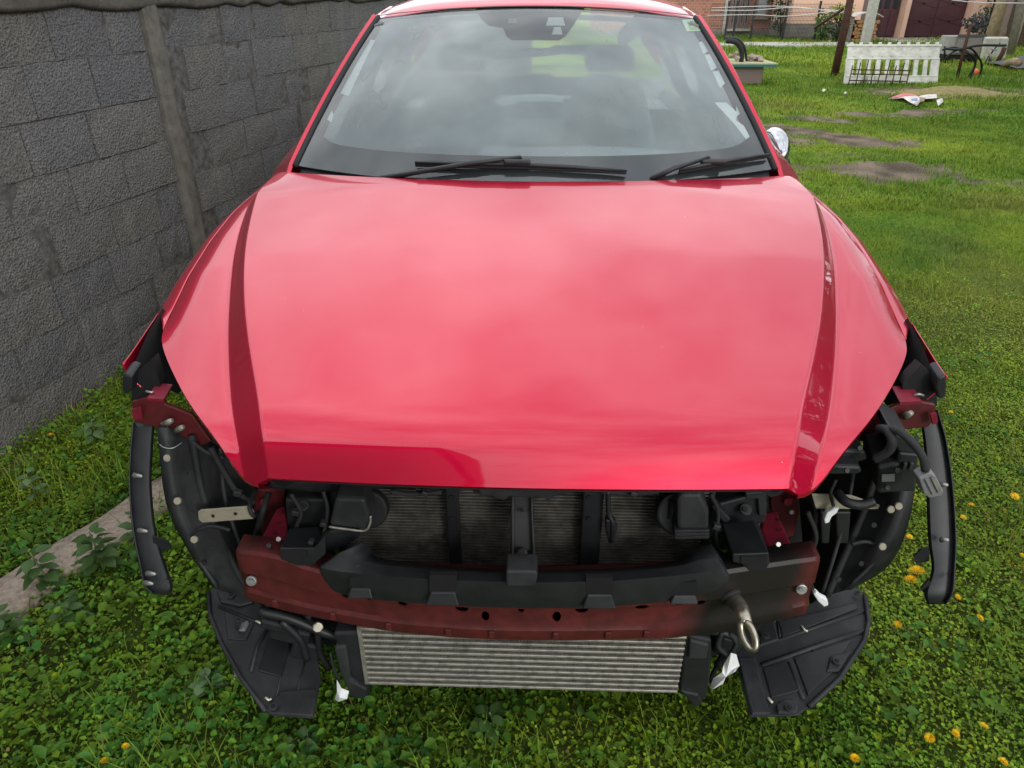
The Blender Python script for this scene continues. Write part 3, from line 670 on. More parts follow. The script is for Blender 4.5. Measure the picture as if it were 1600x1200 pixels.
for s in (-1, 1):
    mb_grid('pillar_trim', [[(ws(s * (1 - k), v, .03)[0], ws(s * (1 - k), v, .03)[1] + .05 + k * .5, ws(s * (1 - k), v, .03)[2] - .03) for k in (0, .05)] for v in np.linspace(.22, .95, 12)], 'liner', car, smooth=True, solid=.006)
    mb_grid('door_card', [[(s * (.920 - .05 * max(0, y - 3.2) ** 2), y, 1.06 + .02 * (y - 1.3)), (s * (.89 - .05 * max(0, y - 3.2) ** 2), y, 1.03), (s * .84, y, .6)] for y in (1.30, 2.0, 2.6, 3.2, 3.5, 3.8, 4.1, 4.3)], 'interior', car)
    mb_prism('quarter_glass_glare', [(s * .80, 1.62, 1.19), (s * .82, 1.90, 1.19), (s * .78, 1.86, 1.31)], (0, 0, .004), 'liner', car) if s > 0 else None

# wipers
def wiper(name, arm, blade, hub):
    w = empty(name); w.parent = car
    q = lambda p, up: np.array(ws(*wspt(*p))) + np.array([0, -.5, .86]) * up
    mb_tube('wiper_arm', [q(p, u) for p, u in arm], [.010] + [.008] * (len(arm) - 2) + [.006], 'plastic', w, n=6)
    mb_tube('wiper_blade', [q(p, .012) for p in blade], [.006] + [.0075] * (len(blade) - 2) + [.004], 'rubber', w, n=6)
    mb_tube('wiper_spoiler', [q(p, .022) for p in blade], [.004] + [.007] * (len(blade) - 2) + [.004], 'plastic', w, n=5)
    mb_box('wiper_joint', q(hub, .026), (.085, .026, .018), 'plastic', w, bevel=.007)
wiper('wiper', [((586, 281), .0), ((660, 276), .022), ((740, 266), .03), ((815, 257), .03)], [(650, 262), (730, 264), (820, 266), (900, 270), (978, 275)], (808, 263))
wiper('wiper', [((1018, 280), .0), ((1050, 272), .022), ((1105, 257), .03)], [(1060, 274), (1105, 265), (1150, 257), (1200, 249)], (1112, 262))

# folded door mirrors
for s in (-1, 1):
    t_ = empty('door_mirror', (s * .88 if s < 0 else s * .93, 1.90 if s < 0 else 1.74, 1.175)); t_.parent = car
    bmh = bmesh.new(); bmesh.ops.create_uvsphere(bmh, u_segments=20, v_segments=12, radius=1)
    for v in bmh.verts:
        v.co = Vector((v.co.x * .042 * (1 + .25 * v.co.z), v.co.y * .11, v.co.z * .062 + .02 * v.co.y))
    me = bpy.data.meshes.new('mirror_shell'); bmh.to_mesh(me); bmh.free(); me.materials.append(M['chrome']); me.polygons.foreach_set('use_smooth', [True] * len(me.polygons))
    o = bpy.data.objects.new('mirror_shell', me); link(o, t_)
    mb_box('mirror_housing', (0, 0, -.05), (.075, .2, .06), 'plastic', t_, bevel=.02)
    mb_box('mirror_foot', (-s * .03, -.02, -.09), (.08, .08, .04), 'plastic', t_, bevel=.01)

# wheels
def wheel(x, y):
    w = empty('wheel', (x, y, .36)); w.parent = car; s = 1 if x > 0 else -1
    mb = MB(); pr = [(-.11, .25), (-.115, .30), (-.10, .345), (-.07, .36), (.07, .36), (.10, .345), (.115, .30), (.11, .25)]
    mb.grid([[(a, r_ * math.cos(q), r_ * math.sin(q)) for a, r_ in pr] for q in np.linspace(0, 2 * math.pi, 41)]); mb.build('tyre', 'tyre', w, smooth=True)
    mb = MB()
    mb.grid([[(a, r_ * math.cos(q), r_ * math.sin(q)) for a, r_ in ((s * .10, .25), (s * .085, .235), (-s * .10, .235))] for q in np.linspace(0, 2 * math.pi, 41)])
    for k in range(10):
        q = k * math.pi / 5; mb.prism([(s * .085, .05 * math.cos(q - .3), .05 * math.sin(q - .3)), (s * .085, .235 * math.cos(q - .08), .235 * math.sin(q - .08)), (s * .085, .235 * math.cos(q + .08), .235 * math.sin(q + .08)), (s * .085, .05 * math.cos(q + .3), .05 * math.sin(q + .3))], (-s * .03, 0, 0))
    mb.build('rim', 'alu', w)
for x in (-.82, .82):
    for y in (.80, 3.5): wheel(x, y)

# ================================================================== BARE FRONT END
# --- crash beam
TOPB = [(368, 862), (430, 871), (500, 894), (600, 905), (720, 912), (830, 914), (950, 912), (1050, 907), (1150, 892), (1230, 880), (1282, 873)]
BOTB = [(386, 938), (432, 953), (490, 966), (600, 987), (720, 999), (830, 1003), (950, 1002), (1050, 999), (1140, 988), (1215, 972), (1257, 962)]
def beam_y(px): return .085 * (abs(px - 825) / 455) ** 2.2
tb = bez([K(x, y, beam_y(x)) for x, y in TOPB], 6); bb = bez([K(x, y, beam_y(x) + .012) for x, y in BOTB], 6)
tb = [np.array(p) for p in tb]; bb = [np.array(p) for p in bb]
def brow(a, off=0., up=0.): return [tuple(p * (1 - a) + q * a + np.array([0, off, up])) for p, q in zip(tb, bb)]
rows_ = [brow(0, .055, .004), brow(0, .006, .002), brow(.03, 0), brow(.38, -.004), brow(.43, .003), brow(.72, .003), brow(.78, -.003), brow(.94, -.002), brow(1, .004), brow(1.02, .04)]
beam = mb_grid('crash_beam', rows_, 'beam', car, smooth=True, solid=.003)
beam.data.set_sharp_from_angle(angle=R(30))
# punched holes
cut = MB()
for hx, hy, w, h_ in ((540, 934, 17, 11), (575, 938, 12, 8), (628, 946, 17, 11), (721, 955, 20, 12), (758, 968, 12, 17), (814, 957, 10, 10), (870, 969, 13, 18), (909, 957, 20, 12), (1003, 951, 24, 11), (1062, 946, 12, 7), (1095, 944, 17, 11)):
    c = K(hx, hy, beam_y(hx)); k = 1.62 / F
    cut.prism([(c[0] + w / 2 * k * math.cos(q), c[1] - .1, c[2] + h_ / 2 * k * 1.3 * math.sin(q)) for q in np.linspace(0, 2 * math.pi, 15)[:-1]], (0, .15, 0))
co = cut.build('hole_cutter', 'dark', car)
bo = beam.modifiers.new('holes', 'BOOLEAN'); bo.object = co; bo.operation = 'DIFFERENCE'; bo.solver = 'EXACT'
bpy.context.view_layer.update()
dg = bpy.context.evaluated_depsgraph_get(); nm_ = bpy.data.meshes.new_from_object(beam.evaluated_get(dg), depsgraph=dg)
beam.modifiers.clear(); beam.data = nm_; bpy.data.objects.remove(co)
for px, py in ((393, 908), (1252, 921)):
    y = beam_y(px); b_ = disc('beam_bolt', K(px, py, y - .004) + np.array([0, .004, 0]), (0, -1, .25), .0125, .008, 'bolt', car, bevel=.002)
    disc('bolt_socket', K(px, py, y - .013), (0, -1, .25), .0055, .002, 'greyconn', b_, n=6)
mb_prism('beam_recess', [tuple(np.array(p) + np.array([0, .045, 0])) for p in (brow(.15)[::8] + brow(.95)[::8][::-1])], (0, .006, 0), 'dark', car)
# weld tabs along the lower lip
for px in (430, 520, 607, 700, 768, 868, 950, 1010):
    c = K(px, itp(px, *zip(*BOTB)) - 9, beam_y(px) + .004); mb_box('beam_rib', c, (.014, .006, .022), 'beam', car, bevel=.003)
# --- rails behind the beam
for rl in ([(430, 795), (446, 788), (450, 830), (440, 872), (394, 864), (404, 848)], [(1192, 800), (1214, 797), (1248, 874), (1243, 880), (1208, 884), (1188, 828)]):
    s = -1 if rl[0][0] < 800 else 1
    zt_ = .575
    top = [KZ(px, py, zt_) for px, py in rl]
    o = mb_prism('front_rail', [tuple(p) for p in top], (0, 0, -.10), 'crimson', car, bevel=.006)
    for k in range(4):
        f_ = .2 + .2 * k; p = top[1] * (1 - f_) + (top[3] * .5 + top[4] * .5) * f_
        disc('weld_spot', (p[0], p[1], zt_ - .001), (0, 0, 1), .006, .003, 'maroon', o, n=8)
    if s > 0: mb_prism('rust_chip', [tuple(KZ(x, y, zt_ + .003)) for x, y in ((1229, 866), (1236, 864), (1244, 870), (1240, 877), (1232, 873))], (0, 0, -.002), 'cream', o)
    mb_prism('apron_plate', [tuple(K(x, y, .32)) for x, y in ([(1203, 765), (1243, 765), (1250, 800), (1240, 838), (1226, 842), (1205, 800)] if s > 0 else [(398, 765), (446, 765), (444, 800), (424, 838), (410, 838), (396, 800)])], (0, .02, 0), 'maroon', car, bevel=.004)
for px, py in ((1229, 781), (415, 782)): disc('apron_bolt', K(px, py, .31), (0, -1, .2), .011, .012, 'crimson', car, n=6)
# --- condenser with fine tubes
c0, c1 = K(520, 758, .215), K(1090, 895, .215); xc0, xc1 = c0[0], c1[0]; zc1, zc0 = K(800, 735, .215)[2], K(800, 905, .215)[2]
con = mb_box('condenser', ((xc0 + xc1) / 2, .245, (zc0 + zc1) / 2), (xc1 - xc0, .04, zc1 - zc0), 'condenser', car)
tu = MB(); nz_ = int((zc1 - zc0) / .0092)
for k in range(nz_): tu.box(((xc0 + xc1) / 2, .220, zc0 + .0092 * k), (xc1 - xc0 - .01, .012, .0026))
tag(tu.build('cooling_tubes', 'condtube', con), kind='stuff')
for side in (c0[0], c1[0]): mb_tube('condenser_header', [(side, .23, zc0), (side, .23, zc1)], .016, 'dark', car)
# stays in front of it
for xa, xb, n_h in ((695, 722, 2), (912, 935, 2)):
    p, q = K(xa, 760, .185), K(xb, 890, .185)
    o = mb_box('radiator_stay', ((p[0] + q[0]) / 2, .19, (p[2] + q[2]) / 2), (q[0] - p[0], .014, p[2] - q[2]), 'plastic', car, bevel=.004)
    for k in range(n_h): disc('stay_hole', K((xa + xb) / 2 - 3, 777 + 33 * k, .181), (0, -1, 0), .006, .002, 'dark', o, n=10)
# loom clipped to the right stay
mb_tube('sensor_cable', bez([K(950, 765, .17), K(951, 800, .165), K(957, 818, .16), K(956, 845, .16)], 6), [.006] * 19, 'plastic', car); mb_prism('sensor_plug', [tuple(K(x, y, .158)) for x, y in ((946, 812), (962, 814), (965, 826), (958, 850), (951, 850), (946, 828))], (0, .02, 0), 'plastic', car, bevel=.004)
# centre stay
mb_grid('centre_stay', [[tuple(K(x, py, y)) for x in xs] for py, y, xs in ((772, .15, (799, 803, 815, 828, 832)), (800, .14, (798, 803, 815, 829, 834)), (860, .105, (797, 803, 816, 830, 835)), (893, .03, (795, 800, 816, 834, 838)))], 'plastic_dusty', car, solid=.012)
for xx in (801, 831): mb_tube('stay_flange', [K(xx, 772, .142), K(xx, 800, .132), K(xx + (xx > 810) * 3, 860, .097), K(xx + (xx > 810) * 4, 890, .03)], .004, 'plastic_dusty', car, n=6)
disc('stay_boss', K(815, 864, .10), (0, -.8, .5), .014, .012, 'plastic_dusty', car, bevel=.003); disc('stay_screw', K(815, 862, .088), (0, -.8, .5), .007, .005, 'dark', car, n=8)
disc('stay_hole', K(815, 797, .132), (0, -1, .2), .004, .003, 'dark', car, n=8)
mb_prism('stay_foot', [tuple(K(x, y, -.047)) for x, y in ((791, 893), (838, 893), (840, 898), (837, 917), (791, 917))], (0, .05, .004), 'plastic_dusty', car, bevel=.004)
# bonnet latch and its plate
mb_prism('bonnet_latch', [tuple(K(x, y, .12)) for x, y in ((748, 760), (886, 760), (884, 774), (866, 776), (858, 783), (845, 779), (795, 777), (787, 783), (777, 781), (770, 776), (748, 775))], (0, .05, 0), 'plastic_dusty', car, bevel=.004)
mb_prism('upper_crossmember', [tuple(K(x, y, .20)) for x, y in ((420, 750), (1240, 750), (1240, 762), (1150, 772), (1000, 765), (640, 765), (500, 772), (420, 765))], (0, .10, 0), 'dark', car, bevel=.01)
# --- black air guide lying on the beam
def ag(px): return .075 * (abs(px - 825) / 320) ** 2.2
AB = [(508, 908), (530, 927), (600, 938), (720, 947), (830, 950), (950, 948), (1060, 937), (1112, 925), (1136, 912)]
AT = [(498, 886), (525, 892), (600, 900), (720, 907), (830, 910), (950, 908), (1060, 899), (1115, 893), (1142, 903)]
AR = [(566, 846), (577, 856), (600, 873), (720, 886), (830, 890), (950, 888), (1050, 878), (1078, 862), (1112, 850)]
def cur(pts, fy): return bez([K(x, y, fy(x)) for x, y in pts], 5)
gb, gt, gr_ = cur(AB, lambda x: ag(x) - .035), cur(AT, lambda x: ag(x) - .040), cur(AR, lambda x: .022 + ag(x))
g0 = [p + np.array([0, .05, -.004]) for p in gb]
gm1 = [p * .55 + q * .45 + np.array([0, -.004, .003]) for p, q in zip(gb, gt)]
air = mb_grid('air_guide', [g0, gb, gm1, gt, [p * .5 + q * .5 + np.array([0, 0, .006]) for p, q in zip(gt, gr_)], gr_], 'plastic', car, smooth=True, solid=.003)
air.data.set_sharp_from_angle(angle=R(18))
for (a, b, c, d_, e, f) in ((546, 580, 903, 920, 936, 4), (671, 713, 899, 926, 947, 6), (916, 958, 903, 930, 952, 6), (1051, 1089, 910, 931, 945, 4)):
    y = ag((a + b) / 2) - .044
    mb_prism('clip_recess_shade', [tuple(K(x, yy, y)) for x, yy in ((a, c), (b, c), (b + 1, d_), (a, d_))], (0, .012, 0), 'dark', air)  # dark plate on the surface stands in for the shade inside a recess
    mb_prism('clip_tab', [tuple(K(x, yy, y - dy)) for x, yy, dy in ((a + 2, d_, .004), (b - 2, d_, .004), (b + f - 2, e, .012), (a - f, e, .012))], (0, .016, 0), 'plastic', air, bevel=.0025)
# side ears of the air guide
mb_prism('air_guide_ear', [tuple(K(x, y, .12)) for x, y in ((470, 868), (500, 872), (560, 842), (560, 826), (515, 830), (490, 850))], (0, .02, 0), 'plastic', car, bevel=.004)
mb_grid('air_guide_ear', [[tuple(K(1050, 880, .15)), tuple(K(1068, 862, .16)), tuple(K(1080, 852, .17))], [tuple(K(1100, 888, .07)), tuple(K(1108, 866, .12)), tuple(K(1110, 850, .16))], [tuple(K(1140, 902, .04)), tuple(K(1130, 880, .10)), tuple(K(1115, 858, .14))]], 'plastic_dusty', car, solid=.004)
# --- bumper stay boxes either side
def stay_box(front, opening, top, y):
    o = mb_prism('bumper_bracket', [tuple(K(*p, y)) for p in front], (0, .006, 0), 'plastic', car, bevel=.002)
    n = len(top); a = [K(*p, y + (0 if i < 2 else .11)) for i, p in enumerate(top)]
    mb_prism('bracket_lid', [tuple(p) for p in a], (0, .004, -.012), 'plastic', o, bevel=.003)
    mb_prism('bracket_opening', [tuple(K(*p, y - .003)) for p in opening], (0, .004, 0), 'dark', o)
    return o
stay_box([(437, 857), (490, 857), (508, 838), (508, 866), (488, 884), (462, 884), (438, 874)], [(441, 860), (478, 860), (480, 871), (472, 873), (472, 881), (452, 880), (441, 870)], [(437, 857), (490, 857), (508, 838), (496, 825), (452, 825)], .05)
stay_box([(1145, 866), (1201, 864), (1203, 880), (1196, 893), (1168, 893), (1160, 882), (1145, 878)], [(1158, 870), (1198, 869), (1198, 881), (1188, 892), (1170, 892), (1166, 882), (1157, 880)], [(1145, 868), (1202, 864), (1188, 822), (1176, 815), (1128, 818)], .05)
for pl in ([(445, 780), (505, 780), (518, 822), (498, 828), (448, 828)], [(1112, 790), (1186, 770), (1200, 790), (1196, 818), (1130, 822), (1124, 806)]):
    mb_prism('bracket_body', [tuple(K(x, y, .20)) for x, y in pl], (0, .08, 0), 'plastic', car, bevel=.006)
for px, py in ((475, 791), (1164, 797)):
    b_ = disc('bracket_bolt', K(px, py, .19), (0, -.6, .8), .014, .010, 'plastic_dusty', car, bevel=.002); disc('bolt_socket', K(px, py - 1, .182), (0, -.6, .8), .006, .004, 'dark', b_, n=6)
mb_prism('bracket_arm', [tuple(K(x, y, .17)) for x, y in ((1112, 792), (1122, 790), (1142, 812), (1134, 822))], (0, .03, 0), 'plastic', car, bevel=.003)
mb_prism('bracket_arm', [tuple(K(x, y, .19)) for x, y in ((1165, 770), (1198, 768), (1198, 808), (1186, 806), (1184, 780), (1165, 780))], (0, .03, 0), 'plastic_dusty', car, bevel=.003)
# --- horns
h1 = disc('horn', K(578, 790, .20), (0, -.95, .3), .048, .03, 'dark', car, n=28, bevel=.006)
mb_prism('horn_trumpet', [tuple(K(x, y, .11)) for x, y in ((514, 822), (572, 829), (580, 812), (570, 780), (524, 778))], (0, .06, .01), 'plastic_dusty', h1, bevel=.008)
mb_tube('trumpet_rim', bez([K(514, 823, .107), K(545, 827, .107), (K(570, 829, .107)), K(578, 818, .107), K(579, 806, .107)], 5), .003, 'alu', h1, n=6)
h2 = disc('horn', K(1060, 796, .19), (0, -.95, .3), .055, .03, 'plastic', car, n=28, bevel=.006)
mb_prism('horn_trumpet', [tuple(K(x, y, .11)) for x, y in ((1058, 828), (1108, 828), (1108, 800), (1095, 772), (1066, 772), (1058, 780))], (0, .06, .01), 'plastic_dusty', h2, bevel=.008)
for k in range(3): mb_prism('trumpet_louvre', [tuple(K(x, y + 5 * k, .108 + .004 * k)) for x, y in ((1054, 829), (1109, 828), (1108, 832), (1055, 833))], (0, .04, 0), 'plastic_dusty', h2, bevel=.0012)
for k in range(2): mb_box('horn_slot', K(1047 + 9 * k, 796, .157), (.006, .008, .05 - .008 * k), 'dark', h2)
# --- intercooler
ytop = .035
ia, ib, ic_, id_ = K(567, 990, ytop), K(1070, 990, ytop), K(1063, 1082, ytop), K(574, 1076, ytop)
xl, xr = (ia[0] + id_[0]) / 2, (ib[0] + ic_[0]) / 2; zt, zb_ = ia[2] + .012, ic_[2]
inter = mb_box('intercooler', ((xl + xr) / 2, ytop + .045, (zt + zb_) / 2), (xr - xl, .03, zt - zb_), 'condenser', car)
nT = 10; pit = (zt - zb_) / nT; me_t = None
for k in range(nT + 1):
    z = zb_ + pit * k
    o = mb_box('cooling_tube', ((xl + xr) / 2, ytop + .014, z), (xr - xl, .028, pit * .44), 'alu', inter, bevel=.0015, seg=1)
fn = MB()
for k in range(nT):
    z0, z1 = zb_ + pit * (k + .22), zb_ + pit * (k + .78); nf = 190; pts = []
    for q in range(nf + 1):
        x = xl + (xr - xl) * q / nf; pts.append((x + random.uniform(-.0006, .0006), z1 if q % 2 else z0))
    fn.grid([[(x, ytop + .006 + random.uniform(0, .002), z) for x, z in pts], [(x, ytop + .03, z) for x, z in pts]])
tag(fn.build('cooling_fins', 'fin', inter), kind='stuff')
mb_box('cooler_side_rail', (xl - .004, ytop + .02, (zt + zb_) / 2), (.010, .036, zt - zb_ + .01), 'alu', inter); mb_box('cooler_bottom_rail', ((xl + xr) / 2, ytop + .03, zb_ - .006), (xr - xl, .05, .006), 'alu', inter)
# plastic end tanks
mb_prism('end_tank', [tuple(K(x, y, .04)) for x, y in ((520, 990), (566, 988), (578, 1076), (574, 1092), (556, 1072), (532, 1020))], (0, .08, 0), 'plastic', car, bevel=.006)
mb_prism('tank_rib', [tuple(K(x, y, .032)) for x, y in ((522, 1012), (540, 1010), (548, 1060), (574, 1080), (568, 1094), (545, 1082), (530, 1050))], (0, .02, 0), 'plastic_dusty', car, bevel=.005)
mb_prism('tank_foot', [tuple(K(x, y, .03)) for x, y in ((543, 1062), (574, 1078), (569, 1094), (546, 1088))], (0, .03, 0), 'plastic_dusty', car, bevel=.004)
mb_prism('end_tank', [tuple(K(x, y, .04)) for x, y in ((1071, 990), (1112, 1000), (1110, 1060), (1104, 1090), (1080, 1105), (1072, 1088), (1062, 1086))], (0, .08, 0), 'plastic', car, bevel=.006)
mb_prism('tank_rib', [tuple(K(x, y, .030)) for x, y in ((1078, 1000), (1108, 1008), (1104, 1030), (1076, 1030))], (0, .02, 0), 'plastic_dusty', car, bevel=.004)
mb_prism('tank_foot', [tuple(K(x, y, .03)) for x, y in ((1064, 1080), (1092, 1086), (1098, 1100), (1086, 1106), (1072, 1090))], (0, .03, 0), 'plastic', car, bevel=.004)
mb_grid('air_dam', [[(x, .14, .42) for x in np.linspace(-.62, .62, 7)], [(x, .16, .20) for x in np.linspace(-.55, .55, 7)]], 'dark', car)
# rubbish, hoses and brackets seen either side of the intercooler
for pts, r_, m in (([(405, 955), (450, 965), (500, 985), (540, 1000)], .012, 'plastic'), ([(480, 960), (495, 985), (500, 1020), (515, 1045)], .008, 'dark'), ([(440, 970), (470, 1000), (480, 1030)], .010, 'plastic'), ([(1100, 985), (1135, 990), (1150, 1005), (1120, 1040)], .010, 'plastic'), ([(1130, 985), (1128, 1020), (1110, 1062)], .006, 'dark')):
    mb_tube('hose', bez([K(x, y, .10) for x, y in pts], 5), r_, m, car)
for px, py, r_ in ((497, 978, .014), (533, 983, .010), (1132, 1038, .009)): 
    disc('rusty_clip', K(px, py, .07), (.2, -.8, .4), r_, .012, 'hook', car, n=7, bevel=.003)
for c, d_ in (((455, 985), (.10, .04, .05)), ((430, 968), (.06, .05, .03)), ((1135, 1000), (.06, .05, .06)), ((480, 1010), (.07, .04, .06))):
    mb_box('lower_bracket', K(*c, .12), d_, 'plastic', car, rot=Matrix.Rotation(.3, 3, 'Y'), bevel=.006)
# --- towing eye
a = K(1143, 934, .045); a2 = K(1158, 950, .005); b = K(1166, 975, -.045); c = K(1169, 992, -.06)
eye = empty('towing_eye'); eye.parent = car
mb_tube('eye_shank', [a + np.array([0, .03, 0]), a, a2, b], [.019, .021, .0165, .013], 'hook', eye, n=16)
disc('eye_collar', a + np.array([-.004, .006, .006]), (.35, -.8, -.4), .027, .010, 'rubber', eye, n=18, bevel=.003)
up_ = Vector(b - c).normalized(); side = Vector((.55, -.55, 0)).normalized()
ring = []
for q in np.linspace(0, 2 * math.pi, 29): ring.append(Vector(c) + up_ * math.cos(q) * .027 + side * math.sin(q) * .017)
mb_tube('eye_ring', ring, .0075, 'hook', eye, n=12)
# --- undertrays, seen from above
def tray(outer, ribs, plates, s):
    P_ = [(KZ(x, y, z)) for x, y, z in outer]
    o = mb_prism('undertray', [tuple(p) for p in P_], (0, 0, -.006), 'plastic_dusty', car, bevel=.002)
    for pts, r_, z in ribs: mb_tube('tray_rib', [KZ(x, y, z_ if (z_ := z) else z) for x, y in pts], r_, 'plastic_dusty', o, n=6)
    for pts, z, h_, m in plates: mb_prism('tray_panel', [tuple(KZ(x, y, z)) for x, y in pts], (0, 0, h_), m, o, bevel=.004)
    return o
tz = .215
tl = tray([(325, 925, tz), (327, 960, tz), (345, 1005, tz), (376, 1060, tz), (414, 1111, tz), (426, 1117, tz), (490, 1121, tz), (502, 1058, tz), (492, 1010, tz), (480, 965, tz), (400, 930, tz), (340, 912, tz)],
     [([(326, 925), (328, 960), (346, 1005), (377, 1060), (415, 1111)], .006, tz + .004), ([(342, 948), (400, 972), (440, 982)], .005, tz), ([(420, 980), (402, 1010), (392, 1050)], .005, tz + .002), ([(448, 1020), (440, 1052), (432, 1090)], .003, tz), ([(478, 1030), (470, 1060), (462, 1094)], .003, tz)],
     [([(340, 930), (352, 912), (398, 922), (396, 944), (372, 950), (345, 944)], tz, .010, 'plastic'), ([(415, 1112), (424, 1117), (490, 1121), (497, 1078), (440, 1082)], tz, .006, 'plastic_dusty'), ([(350, 955), (398, 974), (385, 1002), (356, 1000)], tz, .004, 'plastic'), ([(420, 1000), (455, 1004), (440, 1060), (404, 1050)], tz, .005, 'plastic')], -1)
tr = tray([(1338, 917, tz), (1357, 935, tz), (1358, 972, tz), (1350, 1002, tz), (1312, 1060, tz), (1264, 1104, tz), (1246, 1117, tz), (1172, 1119, tz), (1157, 1060, tz), (1152, 1025, tz), (1160, 985, tz), (1250, 960, tz), (1280, 930, tz)],
     [([(1352, 930), (1357, 972), (1350, 1002), (1312, 1060), (1264, 1104)], .007, tz + .004), ([(1350, 955), (1290, 975), (1212, 1002)], .006, tz), ([(1355, 985), (1290, 1005), (1190, 1040)], .007, tz), ([(1232, 1035), (1245, 1070), (1256, 1094)], .006, tz), ([(1268, 1015), (1280, 1030), (1284, 1060)], .004, tz), ([(1215, 970), (1219, 998)], .004, tz)],
     [([(1152, 1030), (1180, 1030), (1196, 1095), (1204, 1118), (1174, 1119)], tz, .008, 'plastic_dusty'), ([(1180, 975), (1208, 972), (1216, 1004), (1186, 1014)], tz, .012, 'plastic'), ([(1192, 1045), (1228, 1034), (1250, 1080), (1205, 1092)], tz, .004, 'plastic'), ([(1240, 1028), (1330, 1000), (1300, 1052), (1262, 1088)], tz, .004, 'plastic'), ([(1296, 1028), (1330, 1020), (1310, 1052), (1290, 1052)], tz, .010, 'plastic_dusty'), ([(1212, 1103), (1222, 1096), (1240, 1096), (1246, 1108), (1244, 1117), (1214, 1118)], tz, .010, 'plastic_dusty'), ([(1216, 972), (1336, 944), (1340, 952), (1222, 998)], tz, .005, 'plastic')], 1)
for px, py, o in ((1340, 927, tr), (1196, 994, tr), (1307, 1034, tr), (1233, 1107, tr), (361, 931, tl), (349, 912, tl), (427, 1105, tl)):
    p = KZ(px, py, tz + .012); b_ = disc('tray_screw', p, (0, 0, 1), .011, .004, 'plastic_dusty', o, n=14, bevel=.001); disc('screw_head', p + np.array([0, 0, .004]), (0, 0, 1), .005, .002, 'dark', b_, n=8)
for pts, o in (([(1252, 978), (1258, 985), (1262, 986)], tr), ([(1200, 1090), (1205, 1096), (1207, 1098)], tr), ([(400, 970), (408, 974), (416, 974)], tl), ([(415, 1090), (420, 1094), (424, 1092)], tl)):
    mb_tube('broken_edge', [KZ(x, y, tz + .008) for x, y in pts], .003, 'cream', o, n=5)
# --- wheel-arch liners
def liner(rows, s):
    P_ = [[tuple(K(x, y, d_)) for x, y, d_ in bez(r_, 5)] for r_ in rows]
    return mb_grid('arch_liner', P_, 'plastic_dusty', car, smooth=True, solid=.003)
lL = liner([[(245, 668, .24), (258, 780, .20), (288, 850, .18), (332, 918, .20)], [(262, 668, .235), (276, 772, .19), (306, 850, .17), (348, 924, .195)], [(272, 670, .27), (286, 774, .225), (316, 850, .20), (358, 926, .21)], [(310, 680, .28), (322, 778, .235), (352, 855, .205), (385, 932, .215)], [(330, 690, .33), (340, 780, .30), (370, 860, .26), (402, 940, .24)], [(420, 740, .36), (412, 800, .34), (402, 870, .30), (415, 950, .26)]], -1)
lR = liner([[(1436, 680, .26), (1424, 800, .21), (1392, 880, .19), (1330, 922, .21)], [(1418, 690, .25), (1402, 790, .195), (1368, 865, .175), (1322, 922, .20)], [(1404, 692, .29), (1388, 788, .23), (1354, 864, .205), (1312, 925, .215)], [(1372, 705, .30), (1356, 788, .245), (1326, 862, .215), (1296, 930, .22)], [(1345, 720, .34), (1330, 790, .31), (1310, 860, .26), (1280, 935, .24)], [(1245, 740, .38), (1250, 800, .36), (1256, 870, .31), (1265, 945, .26)]], 1)
for px, py, d_, o in ((263, 715, .22, lL), (279, 782, .17, lL), (305, 842, .15, lL), (1402, 790, .18, lR), (1377, 853, .15, lR), (1390, 795, .18, lR)):
    disc('liner_rivet', K(px, py, d_), (0, -.9, .4), .009, .008, 'beige', o, n=10, bevel=.002)
for xs in (((300, 680), (318, 775), (352, 855), (392, 930)), ((1380, 705), (1352, 790), (1322, 862), (1292, 930))):
    o = lL if xs[0][0] < 800 else lR; mb_tube('liner_ridge', bez([K(x, y, .28 - .06 * i / 3 - .02) for i, (x, y) in enumerate(xs)], 6), .010, 'plastic_dusty', o, n=6)
for o, lines in ((lL, ([(255, 690), (268, 775), (298, 852), (340, 918)], [(345, 700), (352, 780), (375, 850), (398, 915)], [(300, 830), (330, 822), (360, 828)])), (lR, ([(1425, 700), (1410, 790), (1378, 862), (1328, 915)], [(1335, 730), (1322, 800), (1304, 865), (1285, 925)], [(1330, 850), (1352, 846), (1372, 852)]))):
    for l_ in lines: mb_tube('liner_ridge', bez([K(x, y, .265 - .0004 * (y - 680)) for x, y in l_], 6), .0055, 'plastic_dusty', o, n=6)
for px, py, o in ((290, 740, lL), (320, 880, lL), (300, 800, lL), (1385, 745, lR), (1345, 880, lR), (1365, 820, lR), (1310, 905, lR)):
    disc('liner_hole', K(px, py, .165), (0, -.9, .4), .006, .003, 'dark', o, n=10)
# pale steel tabs
mb_prism('pale_bracket', [tuple(K(x, y, .17)) for x, y in ((309, 800), (313, 797), (390, 791), (397, 800), (396, 811), (316, 817), (310, 812))], (0, .004, 0), 'beige', car, bevel=.0015)
for x in (333, 368): disc('bracket_hole', K(x, 806 - (x - 333) * .1, .168), (0, -1, 0), .004, .002, 'dark', car, n=8)
mb_prism('pale_bracket', [tuple(K(x, y, .20)) for x, y in ((1268, 772), (1330, 774), (1375, 790), (1372, 796), (1275, 795))], (0, .004, 0), 'beige', car, bevel=.0015)
